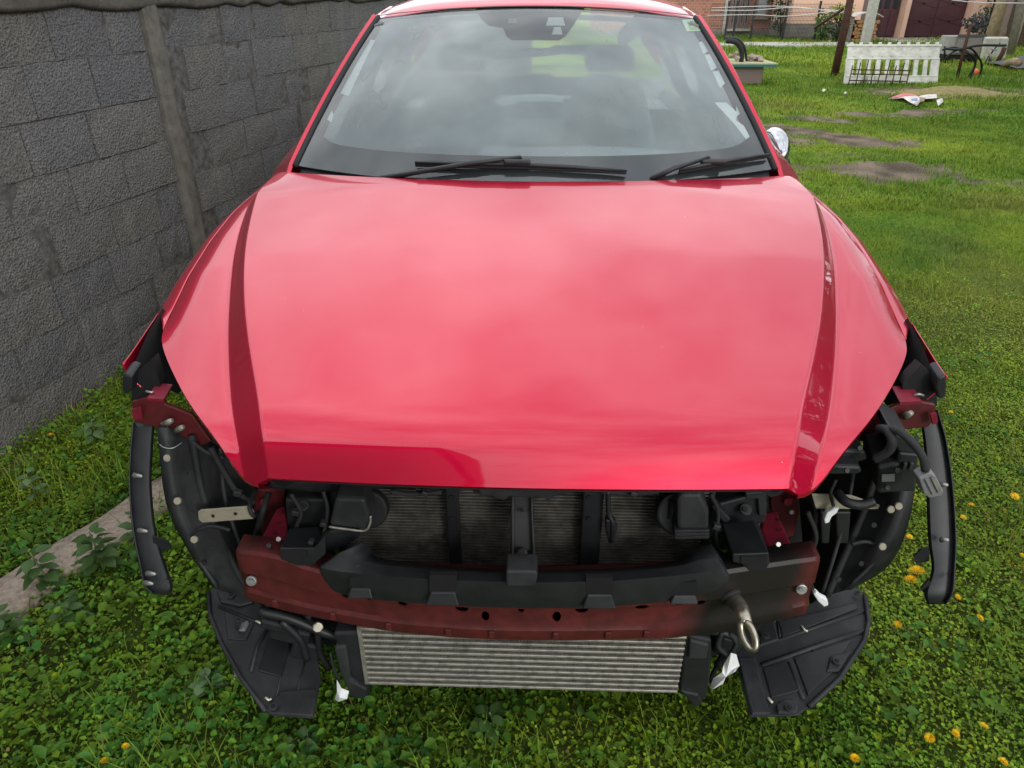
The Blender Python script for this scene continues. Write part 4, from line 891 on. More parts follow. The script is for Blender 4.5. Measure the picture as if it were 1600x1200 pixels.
# --- arch edge strips hanging forward at both sides
def strip(cl, w, s):
    P_ = []
    for (x, y, d_), ww in zip(cl, w): P_.append([tuple(K(x - s * ww * a, y, d_ + dd)) for a, dd in ((0, -.006), (.10, .006), (.5, .004), (.9, .008), (1, .012))])
    Q = [bez([r_[k] for r_ in P_], 5) for k in range(5)]
    o = mb_grid('arch_strip', Q, 'plastic', car, smooth=True, solid=.003); o.data.set_sharp_from_angle(angle=R(25))
    return o
sR = strip([(1466, 640, .285), (1480, 690, .25), (1490, 760, .20), (1495, 840, .14), (1493, 890, .095), (1490, 925, .065), (1480, 943, .06)], [30, 36, 42, 44, 36, 44, 30], 1)
sL = strip([(207, 660, .285), (203, 700, .25), (201, 760, .20), (207, 830, .14), (217, 880, .10), (225, 915, .065), (238, 928, .06)], [34, 35, 35, 36, 40, 44, 24], -1)
for pts, o, d_ in (([(1452, 855), (1452, 876), (1432, 882), (1428, 870), (1440, 858)], sR, .125), ([(1452, 905), (1460, 925), (1450, 936), (1438, 920)], sR, .08), ([(238, 838), (262, 846), (268, 858), (246, 864), (240, 856)], sL, .13), ([(262, 902), (270, 910), (258, 916), (248, 915)], sL, .08)):
    mb_prism('strip_tab', [tuple(K(x, y, d_)) for x, y in pts], (0, .004, 0), 'plastic', o)
for px, py, d_, o in ((1475, 757, .195, sR), (1476, 843, .13, sR), (216, 743, .205, sL), (224, 829, .135, sL), (237, 896, .075, sL), (233, 911, .06, sL)):
    mb_tube('strip_clip', [K(px - 6, py, d_), K(px + 6, py + 1, d_ - .012)], [.007, .003], 'bolt', o, n=8)
# end caps at the wing tips
for pts, s in (([(190, 588), (196, 584), (207, 588), (206, 612), (196, 617), (190, 610)], -1), ([(1466, 590), (1478, 586), (1480, 600), (1478, 622), (1466, 624), (1462, 606)], 1)):
    mb_prism('wing_end_cap', [tuple(K(x, y, .27)) for x, y in pts], (0, .05, .01), 'plastic', car, bevel=.005)
# --- headlamp carrier steel (maroon) each side
for pts, fl, s in (([(205, 628), (230, 621), (256, 623), (258, 632), (300, 648), (330, 690), (310, 700), (262, 672), (210, 660)], [(230, 622), (256, 624), (256, 628), (230, 626)], -1), ([(1462, 632), (1440, 627), (1406, 628), (1400, 634), (1350, 658), (1330, 690), (1352, 690), (1400, 672), (1450, 668), (1462, 655)], [(1406, 628), (1440, 627), (1440, 631), (1406, 633)], 1)):
    o = mb_prism('headlamp_carrier', [tuple(K(x, y, .27)) for x, y in pts], (0, .012, 0), 'maroon', car, bevel=.003)
    mb_prism('carrier_flange', [tuple(K(x, y, .262)) for x, y in fl], (0, .05, .012), 'crimson', o)
mb_prism('carrier_lug', [tuple(K(x, y, .25)) for x, y in ((206, 640), (218, 636), (220, 634), (222, 654), (208, 656))], (0, .006, 0), 'crimson', car); mb_prism('carrier_lug', [tuple(K(x, y, .25)) for x, y in ((1454, 648), (1464, 646), (1466, 660), (1458, 664))], (0, .006, 0), 'crimson', car)
for px, py in ((262, 660), (280, 670), (1418, 648)): mb_tube('carrier_stud', [K(px - 5, py + 3, .262), K(px + 6, py - 3, .245)], [.009, .006], 'alu', car, n=8)
mb_prism('carrier_post', [tuple(K(x, y, .30)) for x, y in ((206, 590), (238, 560), (250, 600), (246, 628), (206, 632))], (0, .03, 0), 'dark', car); mb_prism('carrier_post', [tuple(K(x, y, .30)) for x, y in ((1464, 592), (1440, 570), (1410, 600), (1412, 630), (1464, 634))], (0, .03, 0), 'dark', car)
mb_tube('spring_clip', bez([K(228, 611, .28), K(236, 613, .275), K(240, 612, .28)], 4), .003, 'bolt', car, n=5); mb_tube('spring_clip', bez([K(1428, 618, .28), K(1436, 616, .275), K(1443, 618, .28)], 4), .003, 'bolt', car, n=5)
mb_tube('thin_wire', bez([K(245, 690, .24), K(256, 699, .22), (K(270, 700, .22)), K(284, 692, .24)], 5), .0015, 'bolt', car, n=5)
# --- black boxes in the right-hand headlamp bay
for k, (a, b) in enumerate(((703, 722), (727, 742))):
    mb_prism('relay_box', [tuple(K(x, y, .17 - .03 * k)) for x, y in ((1318 - 18 * k, a), (1352 - 8 * k, a + 2), (1356 - 8 * k, b - 4), (1348 - 8 * k, b), (1302 - 18 * k, b))], (0, .14, .02), 'plastic', car, bevel=.006)
bx = mb_prism('fuse_box', [tuple(K(x, y, .15)) for x, y in ((1404, 706), (1437, 709), (1434, 726), (1432, 768), (1372, 772), (1372, 730), (1402, 724))], (0, .10, .02), 'plastic', car, bevel=.006)
mb_prism('fuse_box_lid', [tuple(K(x, y, .145)) for x, y in ((1406, 708), (1437, 711), (1425, 690), (1392, 672), (1388, 684))], (0, .10, .02), 'plastic', bx, bevel=.005)
for x in (1413, 1423): mb_box('box_latch', K(x, 728, .145), (.008, .008, .018), 'plastic_dusty', bx, bevel=.002)
mb_tube('cable_loop', bez([K(1366, 718, .13), K(1388, 705, .12), K(1394, 688, .12), K(1385, 672, .14), K(1372, 670, .16)], 7), .0095, 'rubber', car)
mb_tube('cable_loop', bez([K(1378, 669, .16), K(1404, 674, .12), K(1428, 695, .10), K(1442, 715, .08), K(1446, 735, .07)], 7), .0085, 'rubber', car)
cn = mb_prism('hanging_connector', [tuple(K(x, y, .06)) for x, y in ((1436, 748), (1454, 738), (1462, 743), (1475, 768), (1472, 775), (1452, 779), (1444, 772))], (0, .03, 0), 'greyconn', car, bevel=.003)
for k in range(2): mb_prism('connector_rib', [tuple(K(x + 9 * k, y - 3 * k, .056)) for x, y in ((1446, 750), (1450, 748), (1462, 772), (1458, 774))], (0, .006, 0), 'alu' if k else 'greyconn', cn)
for k in range(3): mb_tube('connector_wire', [K(1446, 735, .07), K(1445 + 5 * k, 745 - k, .065)], .002, 'crimson' if k == 1 else 'rubber', cn, n=5)
mb_tube('hose', bez([K(1308, 770, .18), K(1322, 784, .15), K(1345, 789, .14), K(1366, 783, .14)], 6), .011, 'plastic', car)
mb_tube('hose', bez([K(1240, 770, .30), K(1262, 778, .24), K(1275, 800, .22), K(1268, 850, .22)], 6), .007, 'dark', car)
mb_tube('hose', bez([K(400, 765, .25), K(390, 790, .16), K(396, 806, .15), K(402, 800, .2)], 6), .005, 'rubber', car)
mb_tube('hose', bez([K(420, 770, .22), K(410, 800, .18), K(402, 830, .2), K(392, 860, .22)], 6), .008, 'dark', car)
# white tags and plugs left dangling on the loom
for pts, d_, m in (([(1288, 812), (1292, 802), (1304, 795), (1312, 794), (1308, 802), (1300, 808), (1296, 817), (1289, 819)], .17, 'white'), ([(1271, 929), (1276, 925), (1283, 932), (1293, 937), (1295, 946), (1288, 949), (1279, 941)], .10, 'white'), ([(359, 1082), (360, 1066), (366, 1055), (374, 1057), (374, 1068), (368, 1084), (362, 1087)], .18, 'cream')):
    mb_prism('wiring_plug', [tuple(K(x, y, d_)) for x, y in pts], (0, .014, 0), m, car, bevel=.003)
pg = mb_prism('grey_plug', [tuple(K(x, y, .18)) for x, y in ((350, 998), (380, 982), (386, 990), (372, 1010), (360, 1014))], (0, .03, 0), 'greyconn', car, bevel=.003)
mb_prism('plug_latch', [tuple(K(x, y, .172)) for x, y in ((360, 1020), (370, 1018), (374, 1034), (364, 1044), (360, 1036))], (0, .02, 0), 'alu', pg, bevel=.003); mb_prism('plug_cap', [tuple(K(x, y, .18)) for x, y in ((364, 1048), (375, 1048), (374, 1058), (366, 1060))], (0, .02, 0), 'greyconn', pg, bevel=.003)
# scraps of white film caught on the front
def scrap(name, outline, d_, label, dy):
    c = np.mean([K(*p, d_) for p in outline], axis=0); V = [c + np.array([0, -.012, 0])] + [K(x, y, d_ + dy * ((i % 3) - 1)) for i, (x, y) in enumerate(outline)]; n = len(outline)
    A = Matrix.Rotation(-CA, 3, 'Z'); Vw = [A @ Vector(p) + Vector(CO) for p in V]
    o = mesh(name, Vw, [(0, 1 + i, 1 + (i + 1) % n) for i in range(n)], 'white', None, solid=.0012); tag(o, label, 'plastic scrap'); return o
scrap('plastic_scrap', [(1142, 1020), (1150, 1022), (1155, 1040), (1148, 1050), (1132, 1055), (1129, 1068), (1114, 1077), (1110, 1075), (1115, 1060), (1128, 1050), (1131, 1038)], .05, 'torn white plastic scrap caught beside the towing eye', .012)
scrap('plastic_scrap', [(526, 1062), (533, 1075), (545, 1080), (542, 1092), (529, 1096), (524, 1092), (527, 1080)], .02, 'torn white plastic scrap caught at the left end of the intercooler', .010)

# --- looms, clips and fixings crowding the bay
for pts, d_, r_ in (([(455, 772), (470, 800), (462, 826)], .17, .005), ([(505, 768), (512, 800), (500, 845), (470, 862)], .14, .0045), ([(1110, 772), (1122, 800), (1118, 845), (1132, 872)], .15, .005), ([(610, 768), (640, 772), (690, 769)], .17, .006), ([(940, 768), (990, 771), (1030, 768)], .17, .006), ([(330, 700), (352, 740), (372, 770), (398, 786)], .22, .007), ([(300, 690), (322, 706), (350, 716)], .23, .005), ([(1262, 800), (1275, 840), (1262, 880), (1270, 926)], .20, .006), ([(1302, 790), (1298, 770), (1306, 750)], .18, .004), ([(372, 968), (368, 985), (362, 1000)], .19, .004), ([(368, 1044), (371, 1030), (390, 1010), (398, 985)], .19, .005), ([(516, 1020), (522, 1045), (530, 1062)], .04, .003), ([(1140, 990), (1150, 1005), (1143, 1022)], .05, .004), ([(1128, 988), (1122, 1010), (1138, 1024)], .05, .006)):
    mb_tube('wiring_loom', bez([K(x, y, d_) for x, y in pts], 6), r_, 'rubber', car, n=7)
for px, py, d_, w in ((462, 800, .165, .018), (506, 818, .135, .016), (1119, 822, .145, .018), (372, 770, .215, .02), (1267, 862, .19, .018), (664, 770, .16, .016), (990, 770, .16, .016), (486, 846, .05, .012)):
    mb_box('loom_clip', K(px, py, d_), (w, .016, w * .8), 'plastic_dusty', car, rot=Matrix.Rotation(.3, 3, 'Y'), bevel=.003)
for px, py, d_ in ((436, 842, .10), (421, 852, .09), (1215, 850, .09), (1236, 800, .30), (412, 806, .30), (1100, 902, .03), (560, 886, .03), (700, 900, -.01), (940, 901, -.01), (1342, 700, .15), (1322, 735, .12), (1400, 735, .14), (1385, 762, .14)):
    disc('fixing_screw', K(px, py, d_), (0, -.8, .5), .006, .006, 'bolt' if px in (436, 1215, 1236) else 'plastic_dusty', car, n=8, bevel=.001)
mb_prism('bay_label', [tuple(K(x, y, .144)) for x, y in ((1378, 742), (1398, 741), (1398, 752), (1378, 753))], (0, .002, 0), 'greyconn', car)
for k, (a, b) in enumerate(((1282, 1300), (1306, 1330))):
    mb_prism('bay_rib', [tuple(K(x, y, .20)) for x, y in ((a, 800), (b, 800), (b - 4, 850), (a + 2, 850))], (0, .03, 0), 'plastic', car, bevel=.004)
for k in range(5):
    mb_box('crossmember_notch', K(660 + 90 * k, 763, .185), (.03, .02, .012), 'plastic', car, bevel=.003)

# ================================================================== GRASS AND GROUND COVER
def leaf_material(name, gloss=.25, trans=.3):
    m = bpy.data.materials.new(name); m.use_nodes = True; t = m.node_tree; b = t.nodes['Principled BSDF']; o = t.nodes['Material Output']
    a = t.nodes.new('ShaderNodeAttribute'); a.attribute_name = 'col'
    b.inputs['Roughness'].default_value = .5; b.inputs['Specular IOR Level'].default_value = gloss
    tr = t.nodes.new('ShaderNodeBsdfTranslucent'); mx_ = t.nodes.new('ShaderNodeMixShader'); mx_.inputs[0].default_value = trans
    t.links.new(a.outputs['Color'], b.inputs['Base Color']); t.links.new(a.outputs['Color'], tr.inputs[0])
    t.links.new(b.outputs[0], mx_.inputs[1]); t.links.new(tr.outputs[0], mx_.inputs[2]); t.links.new(mx_.outputs[0], o.inputs[0])
    return m
LEAFM = leaf_material('leaf_green', .14, .3); GRASSM = leaf_material('grass_blade', .14, .3)
def raw_mesh(name, V, Fq, Ft, C_, m):
    """numpy arrays of vertices, quads, triangles and per-vertex colours to one mesh"""
    me = bpy.data.meshes.new(name); nv = len(V); nq = len(Fq); ntri = len(Ft)
    me.vertices.add(nv); me.vertices.foreach_set('co', V.astype(np.float32).ravel())
    me.loops.add(nq * 4 + ntri * 3); me.loops.foreach_set('vertex_index', np.concatenate([Fq.ravel(), Ft.ravel()]).astype(np.int32))
    me.polygons.add(nq + ntri); st = np.concatenate([np.arange(nq) * 4, nq * 4 + np.arange(ntri) * 3]); me.polygons.foreach_set('loop_start', st.astype(np.int32))
    me.polygons.foreach_set('use_smooth', np.ones(nq + ntri, bool))
    me.update(calc_edges=True)
    ca = me.color_attributes.new('col', 'FLOAT_COLOR', 'POINT'); ca.data.foreach_set('color', np.c_[C_, np.ones(nv)].astype(np.float32).ravel())
    me.materials.append(m); return link(bpy.data.objects.new(name, me))
def unit(v): return v / np.maximum(np.linalg.norm(v, axis=1, keepdims=True), 1e-9)
def leaves(P, D, N, Ln, Wd, C_, fold=.18):
    """pointed oval leaves: 6 vertices, 2 quads folded along the midrib"""
    n = len(P); D = unit(D); S = unit(np.cross(D, N)); N = np.cross(S, D); Ln = Ln[:, None]; Wd = Wd[:, None]
    b = P; t = P + D * Ln - N * Ln * .16; m1 = P + D * Ln * .5 
    l1 = P + D * Ln * .38 + S * Wd * .5 + N * Wd * fold; r1 = P + D * Ln * .38 - S * Wd * .5 + N * Wd * fold
    l2 = P + D * Ln * .72 + S * Wd * .36 + N * Wd * fold * .6 - N * Ln * .05; r2 = P + D * Ln * .72 - S * Wd * .36 + N * Wd * fold * .6 - N * Ln * .05
    V = np.stack([b, l1, l2, t, r2, r1], 1).reshape(-1, 3); k = np.arange(n)[:, None] * 6
    return V, np.concatenate([k + np.array([[0, 1, 2, 3]]), k + np.array([[0, 3, 4, 5]])]), np.repeat(C_, 6, 0)
def blades(P, D, bend, Ln, Wd, C_):
    """grass blades: 5 vertices curving over"""
    n = len(P); D = unit(D); up = np.array([[0, 0, 1.]]); S = unit(np.cross(bend, np.repeat(up, n, 0))); Ln = Ln[:, None]; Wd = Wd[:, None]
    m1 = P + D * Ln * .55 + bend * Ln * .12; t = P + D * Ln * .9 + bend * Ln * .55
    V = np.stack([P - S * Wd * .5, P + S * Wd * .5, m1 + S * Wd * .42, m1 - S * Wd * .42, t], 1).reshape(-1, 3); k = np.arange(n)[:, None] * 5
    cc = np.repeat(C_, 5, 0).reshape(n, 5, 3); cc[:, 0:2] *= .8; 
    return V, k + np.array([[0, 1, 2, 3]]), k + np.array([[3, 2, 4]]), cc.reshape(-1, 3)
pa0, pdv, pnv = a0, dv, nv
def ok(x, y, path=True):
    xw = -2.66 + .2364 * y
    k = (x > xw + .03) | (y > 12.7)
    cx = (x - CO[0]) * math.cos(CA) - (y - CO[1]) * math.sin(CA); cy = (x - CO[0]) * math.sin(CA) + (y - CO[1]) * math.cos(CA)
    k &= ~((np.abs(cx) < .78) & (cy > .75) & (cy < 4.3)) & ~((np.abs(cx) > .68) & (np.abs(cx) < .95) & (((cy > .46) & (cy < 1.14)) | ((cy > 3.15) & (cy < 3.85))))
    if path:
        q = (x - pa0[0]) * pnv[0] + (y - pa0[1]) * pnv[1] + (vn(x, y, 9, 71) - .5) * .05
        k &= ~((q > -.004) & (q < .14) & (y < 3.3))
    return k
def pts_in(n, x0, x1, y0, y1, f=None, path=True, dirt=True):
    x = rng.uniform(x0, x1, n); y = rng.uniform(y0, y1, n); k = ok(x, y, path)
    k &= (x < .95 * (.875 * y + .85) + .7)
    if dirt: k &= dirt_d(x, y) > .95 + rng.uniform(-.45, .45, n)
    if f is not None: k &= rng.random(n) < f(x, y)
    return x[k], y[k]
def weedy(x, y):                         # where broad-leaved weeds win over grass
    a = np.clip(1.25 - (x + .2) / 1.1, 0, 1) * np.clip((3.0 - y) / .6, 0, 1)
    return np.clip(a * .9 + (vn(x, y, 2.3, 81) - .55) * 1.1 + .12, .04, 1)
def hfield(x, y): return .25 + 1.25 * np.clip(vn(x, y, 3.3, 82) * 1.5 - .25, 0, 1) * np.clip(vn(x, y, 9., 83) + .45, 0, 1.2)
# ---- broad-leaved weeds: little rosettes and stems of oval leaves
def weeds(n, x0, x1, y0, y1, f, hmax, ln, per, tint):
    x, y = pts_in(n, x0, x1, y0, y1, f); n = len(x); z = gz(x, y)
    hh = hmax * hfield(x, y) * rng.uniform(.5, 1.1, n); pc = rng.uniform(.75, 1.3, (n, 1)) * (.8 + .5 * vn(x, y, 5., 84))[:, None]
    hue = rng.normal(.05, .2, (n, 1)) + .5 * (vn(x, y, 1.6, 88) - .5)[:, None]
    V, Q, C_ = [], [], []
    off = 0
    for k in range(per):
        a = rng.uniform(0, 2 * math.pi, n) if k == 0 else a + 2.4 + rng.normal(0, .3, n)
        lev = (k + .6) / per; rad = .006 + .010 * rng.random(n)
        P = np.c_[x + np.cos(a) * rad, y + np.sin(a) * rad, z + hh * lev * rng.uniform(.8, 1.1, n)]
        el = rng.uniform(-.15, .75, n); D = np.c_[np.cos(a) * np.cos(el), np.sin(a) * np.cos(el), np.sin(el)]
        N = np.c_[-np.cos(a) * np.sin(el), -np.sin(a) * np.sin(el), np.cos(el)] + rng.normal(0, .25, (n, 3))
        L_ = ln * rng.uniform(.45, 1.5, n) * (1.1 - .35 * lev)
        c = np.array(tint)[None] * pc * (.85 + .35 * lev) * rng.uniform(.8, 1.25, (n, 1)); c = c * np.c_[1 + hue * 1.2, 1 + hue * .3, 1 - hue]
        v, q, cc = leaves(P, D, N, L_, L_ * rng.uniform(.5, .78, n), c)
        V.append(v); Q.append(q + off); C_.append(cc); off += len(v)
    return np.concatenate(V), np.concatenate(Q), np.concatenate(C_)
none3 = np.zeros((0, 3), int)
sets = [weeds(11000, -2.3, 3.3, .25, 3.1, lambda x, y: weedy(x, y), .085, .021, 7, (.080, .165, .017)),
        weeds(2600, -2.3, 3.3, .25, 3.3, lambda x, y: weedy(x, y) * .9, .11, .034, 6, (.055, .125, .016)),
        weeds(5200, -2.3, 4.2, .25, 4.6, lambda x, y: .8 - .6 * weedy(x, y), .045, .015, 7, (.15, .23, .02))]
o = 0; Vs, Qs, Cs = [], [], []
for v, q, c in sets: Vs.append(v); Qs.append(q + o); Cs.append(c); o += len(v)
tag(raw_mesh('ground_cover', np.concatenate(Vs), np.concatenate(Qs), none3, np.concatenate(Cs), LEAFM), 'low bright green leafy weeds covering the ground round the front of the car', 'ground cover', kind='stuff')
# ---- clover and moss: tiny round leaves close to the soil
x, y = pts_in(330000, -2.2, 4.0, .25, 4.2, lambda x, y: np.clip(1.05 - .75 * weedy(x, y), 0, 1) * np.clip(1.25 - (y - 1.5) / 3.2, .25, 1))
n = len(x); a = rng.uniform(0, 2 * math.pi, n); el = rng.uniform(-.2, .6, n)
D = np.c_[np.cos(a) * np.cos(el), np.sin(a) * np.cos(el), np.sin(el)]; N = np.c_[rng.normal(0, .35, n), rng.normal(0, .35, n), np.ones(n)]
c = lawn_rgb(x, y) * rng.uniform(.65, 1.6, (n, 1)) * np.array([[1.0, 1.08, .8]]); dd_ = rng.random(n) < .02; c[dd_] = np.array([.20, .15, .07]) * rng.uniform(.5, 1.3, (dd_.sum(), 1))
L_ = rng.uniform(.006, .013, n); P = np.c_[x, y, gz(x, y) + rng.uniform(.002, .03, n) * (.5 + hfield(x, y) * .6)]
v, q, cc = leaves(P, D, N, L_, L_ * .85, c, .1)
tag(raw_mesh('clover', v, q, none3, cc, LEAFM), 'mossy carpet of tiny clover leaves in the lawn', 'clover', kind='stuff')
# ---- grass blades, finer and denser close by, coarser tufts far off
def grass(n, x0, x1, y0, y1, L0, L1, w, f=None, flop=.45, dirt=True):
    x, y = pts_in(n, x0, x1, y0, y1, f, dirt=dirt); n = len(x); a = rng.uniform(0, 2 * math.pi, n); lean = np.abs(rng.normal(0, flop, n))
    D = np.c_[np.cos(a) * lean, np.sin(a) * lean, np.ones(n)]; bend = np.c_[np.cos(a), np.sin(a), np.zeros(n)] * rng.uniform(.2, 1.1, (n, 1))
    hf = .55 + .75 * vn(x, y, 1.4, 91) * vn(x, y, 5, 92) * 2
    Ln = rng.uniform(L0, L1, n) * hf; c = lawn_rgb(x, y) * rng.uniform(.65, 1.45, (n, 1)); dry = rng.random(n) < .05; c[dry] = np.array([.20, .17, .06]) * rng.uniform(.7, 1.2, (dry.sum(), 1))
    return blades(np.c_[x, y, gz(x, y) - .004], D, bend + 1e-4, Ln, np.full(n, w) * rng.uniform(.7, 1.3, n), c)
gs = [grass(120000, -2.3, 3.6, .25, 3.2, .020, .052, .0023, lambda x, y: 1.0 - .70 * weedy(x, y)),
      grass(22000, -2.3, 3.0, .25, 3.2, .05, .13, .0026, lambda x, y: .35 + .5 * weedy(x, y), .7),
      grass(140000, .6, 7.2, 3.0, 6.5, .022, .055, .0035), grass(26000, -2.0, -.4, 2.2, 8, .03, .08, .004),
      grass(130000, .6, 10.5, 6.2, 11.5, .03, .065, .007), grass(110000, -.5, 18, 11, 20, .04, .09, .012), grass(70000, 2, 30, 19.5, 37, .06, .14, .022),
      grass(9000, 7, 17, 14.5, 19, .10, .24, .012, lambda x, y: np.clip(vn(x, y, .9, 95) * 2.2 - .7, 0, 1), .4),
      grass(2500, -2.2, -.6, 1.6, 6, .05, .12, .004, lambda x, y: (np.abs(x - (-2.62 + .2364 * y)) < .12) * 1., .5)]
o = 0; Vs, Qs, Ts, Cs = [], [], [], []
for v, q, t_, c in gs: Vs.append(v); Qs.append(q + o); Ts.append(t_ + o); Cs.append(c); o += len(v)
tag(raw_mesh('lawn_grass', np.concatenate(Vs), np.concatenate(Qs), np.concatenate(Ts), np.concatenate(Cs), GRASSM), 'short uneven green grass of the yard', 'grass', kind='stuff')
# dry stalks by the wall foot
x = rng.uniform(-2.06, -1.80, 90); y = (x + 2.66) / .2364 - rng.uniform(.06, .45, 90)
a = rng.uniform(0, 2 * math.pi, 90)
v, q, t_, c = blades(np.c_[x, y, gz(x, y) + .02], np.c_[np.cos(a), np.sin(a), np.full(90, .35)], np.c_[np.cos(a + 1), np.sin(a + 1), np.zeros(90)] * .6, rng.uniform(.06, .2, 90), np.full(90, .004), np.tile(np.array([[.19, .15, .10]]), (90, 1)) * rng.uniform(.5, 1.2, (90, 1)))
tag(raw_mesh('dry_stalks', v, q, t_, c, GRASSM), 'brown dead stalks lying at the foot of the block wall', 'dead stalks', kind='stuff')

# ---- tall leafy weeds that stand out one by one
M['weedleaf'] = mat('weed_leaf', (.045, .095, .022), .55, 0, .3, noise_amt=.4, noise_scale=60); M['weedleaf2'] = mat('weed_leaf_pale', (.085, .15, .055), .55, 0, .3, noise_amt=.3, noise_scale=60); M['stem'] = mat('weed_stem', (.07, .10, .035), .6)
def one_leaf(L_, Wd):
    v = []; 
    for t_, w in ((0, .05), (.15, .55), (.35, .95), (.55, .9), (.75, .6), (.9, .28), (1, .02)):
        z = -.22 * t_ * t_ * L_
        for s_ in (-1, 0, 1): v.append((t_ * L_ + (.02 * L_ if s_ else 0), s_ * w * Wd / 2 * (1.06 if int(t_ * 100) % 2 else .94), z + abs(s_) * .10 * Wd * w))
    f = []
    for i in range(6):
        for j in range(2): k = i * 3 + j; f.append((k, k + 1, k + 4, k + 3))
    me = bpy.data.meshes.new('leaf'); me.from_pydata(v, [], f); me.polygons.foreach_set('use_smooth', [True] * len(f)); return me
LM = {}
for mm in ('weedleaf', 'weedleaf2'): me = one_leaf(1, .72); me.materials.append(M[mm]); LM[mm] = me
def weed_plant(px, py, hgt, nl, size, mm, label, lean=(0, 0)):
    g = W(px, py, 0); g[2] = float(gz(g[0], g[1])); r_ = empty('weed_plant', g); tag(r_, label, 'weed')
    top = Vector((lean[0], lean[1], hgt)); mb_tube('stem', bez([(0, 0, -.01), tuple(top * .5 + Vector((.01, -.005, 0))), tuple(top)], 5), .003, 'stem', r_, n=5)
    for k in range(nl):
        f_ = .25 + .75 * (k + .5) / nl; o = bpy.data.objects.new('leaf', LM[mm]); link(o, r_)
        a = 2.4 * k + random.uniform(-.4, .4); s_ = size * (1.15 - .5 * f_) * random.uniform(.8, 1.2)
        o.location = top * f_ + Vector((math.cos(a) * .012, math.sin(a) * .012, 0)); o.scale = (s_, s_, s_); o.rotation_euler = (random.uniform(-.3, .3), random.uniform(-.45, .25), a)
    return r_
weed_plant(165, 905, .20, 22, .066, 'weedleaf', 'dark leafy weed hiding the middle of the concrete strip', (.02, -.02))
weed_plant(85, 930, .17, 18, .062, 'weedleaf', 'dark leafy weed on the concrete strip at the left picture edge', (-.02, 0))
weed_plant(225, 875, .17, 18, .050, 'weedleaf', 'dark leafy weed beside the left arch strip', (.01, .01))
weed_plant(120, 985, .13, 14, .055, 'weedleaf', 'tall dark weed in front of the concrete strip', (0, -.02))
weed_plant(60, 790, .14, 12, .050, 'weedleaf2', 'pale leafy weed between the wall and the concrete strip', (0, 0))
weed_plant(150, 700, .12, 12, .055, 'weedleaf2', 'feathery pale weed close to the left headlamp carrier', (.02, 0))
weed_plant(25, 1010, .12, 12, .06, 'weedleaf', 'bluish dark weed at the lower left below the concrete strip', (-.02, 0))
weed_plant(765, 1135, .07, 11, .05, 'weedleaf', 'dark leafy weed under the middle of the intercooler', (0, 0))
weed_plant(470, 1175, .06, 10, .045, 'weedleaf2', 'fresh green weed below the left undertray', (0, 0))
weed_plant(330, 1085, .07, 11, .045, 'weedleaf2', 'pale green weed left of the left undertray', (0, 0))
# ---- dandelions
M['petal'] = mat('dandelion_petal', (.90, .58, .008), .6, 0, .2, noise_amt=.35, noise_scale=300, dark=(.80, .40, .004)); M['petal2'] = mat('orange_bud', (.55, .25, .03), .6)
def flower_mesh(open_):
    v, f = [], []
    for ring, (n, r0, r1, z0, z1) in enumerate(((20, .1, 1., 0, .22 if open_ else .8), (16, .08, .80, .10, .48 if open_ else .95), (12, .05, .55, .16, .68 if open_ else 1.0), (8, .02, .28, .2, .75 if open_ else 1.0))):
        if not open_: r1 *= .45
        for k in range(n):
            a = 2 * math.pi * (k + ring * .4) / n; w = 2.6 / n * .5; b_ = len(v)
            v += [(r0 * math.cos(a), r0 * math.sin(a), z0), (r1 * .8 * math.cos(a - w), r1 * .8 * math.sin(a - w), z1 * .8), (r1 * math.cos(a), r1 * math.sin(a), z1), (r1 * .8 * math.cos(a + w), r1 * .8 * math.sin(a + w), z1 * .8)]
            f.append((b_, b_ + 1, b_ + 2, b_ + 3))
    me = bpy.data.meshes.new('flower_head'); me.from_pydata(v, [], f); return me
FMo, FMc = flower_mesh(True), flower_mesh(False); FMo.materials.append(M['petal']); FMc.materials.append(M['petal2'])
STM = MB(); STM.tube([(0, 0, 0), (.004, 0, .5), (0, 0, 1)], .0016, 5)
sme = bpy.data.meshes.new('flower_stem'); sme.from_pydata(STM.v, [], STM.f); sme.materials.append(M['stem'])
def dandelion(px, py, r_, open_, label, group):
    h_ = random.uniform(.025, .05); g = W(px, py, h_); z = float(gz(g[0], g[1])); e = empty('dandelion', (g[0], g[1], z)); tag(e, label, 'dandelion', group)
    s_ = bpy.data.objects.new('stem', sme); link(s_, e); s_.scale = (1, 1, h_)
    f_ = bpy.data.objects.new('flower_head', FMo if open_ else FMc); link(f_, e); f_.location = (0, 0, h_); f_.scale = (r_, r_, r_); f_.rotation_euler = (random.uniform(-.35, .15), random.uniform(-.3, .3), random.uniform(0, 6))
GR = 'dandelions in the grass right of the car'
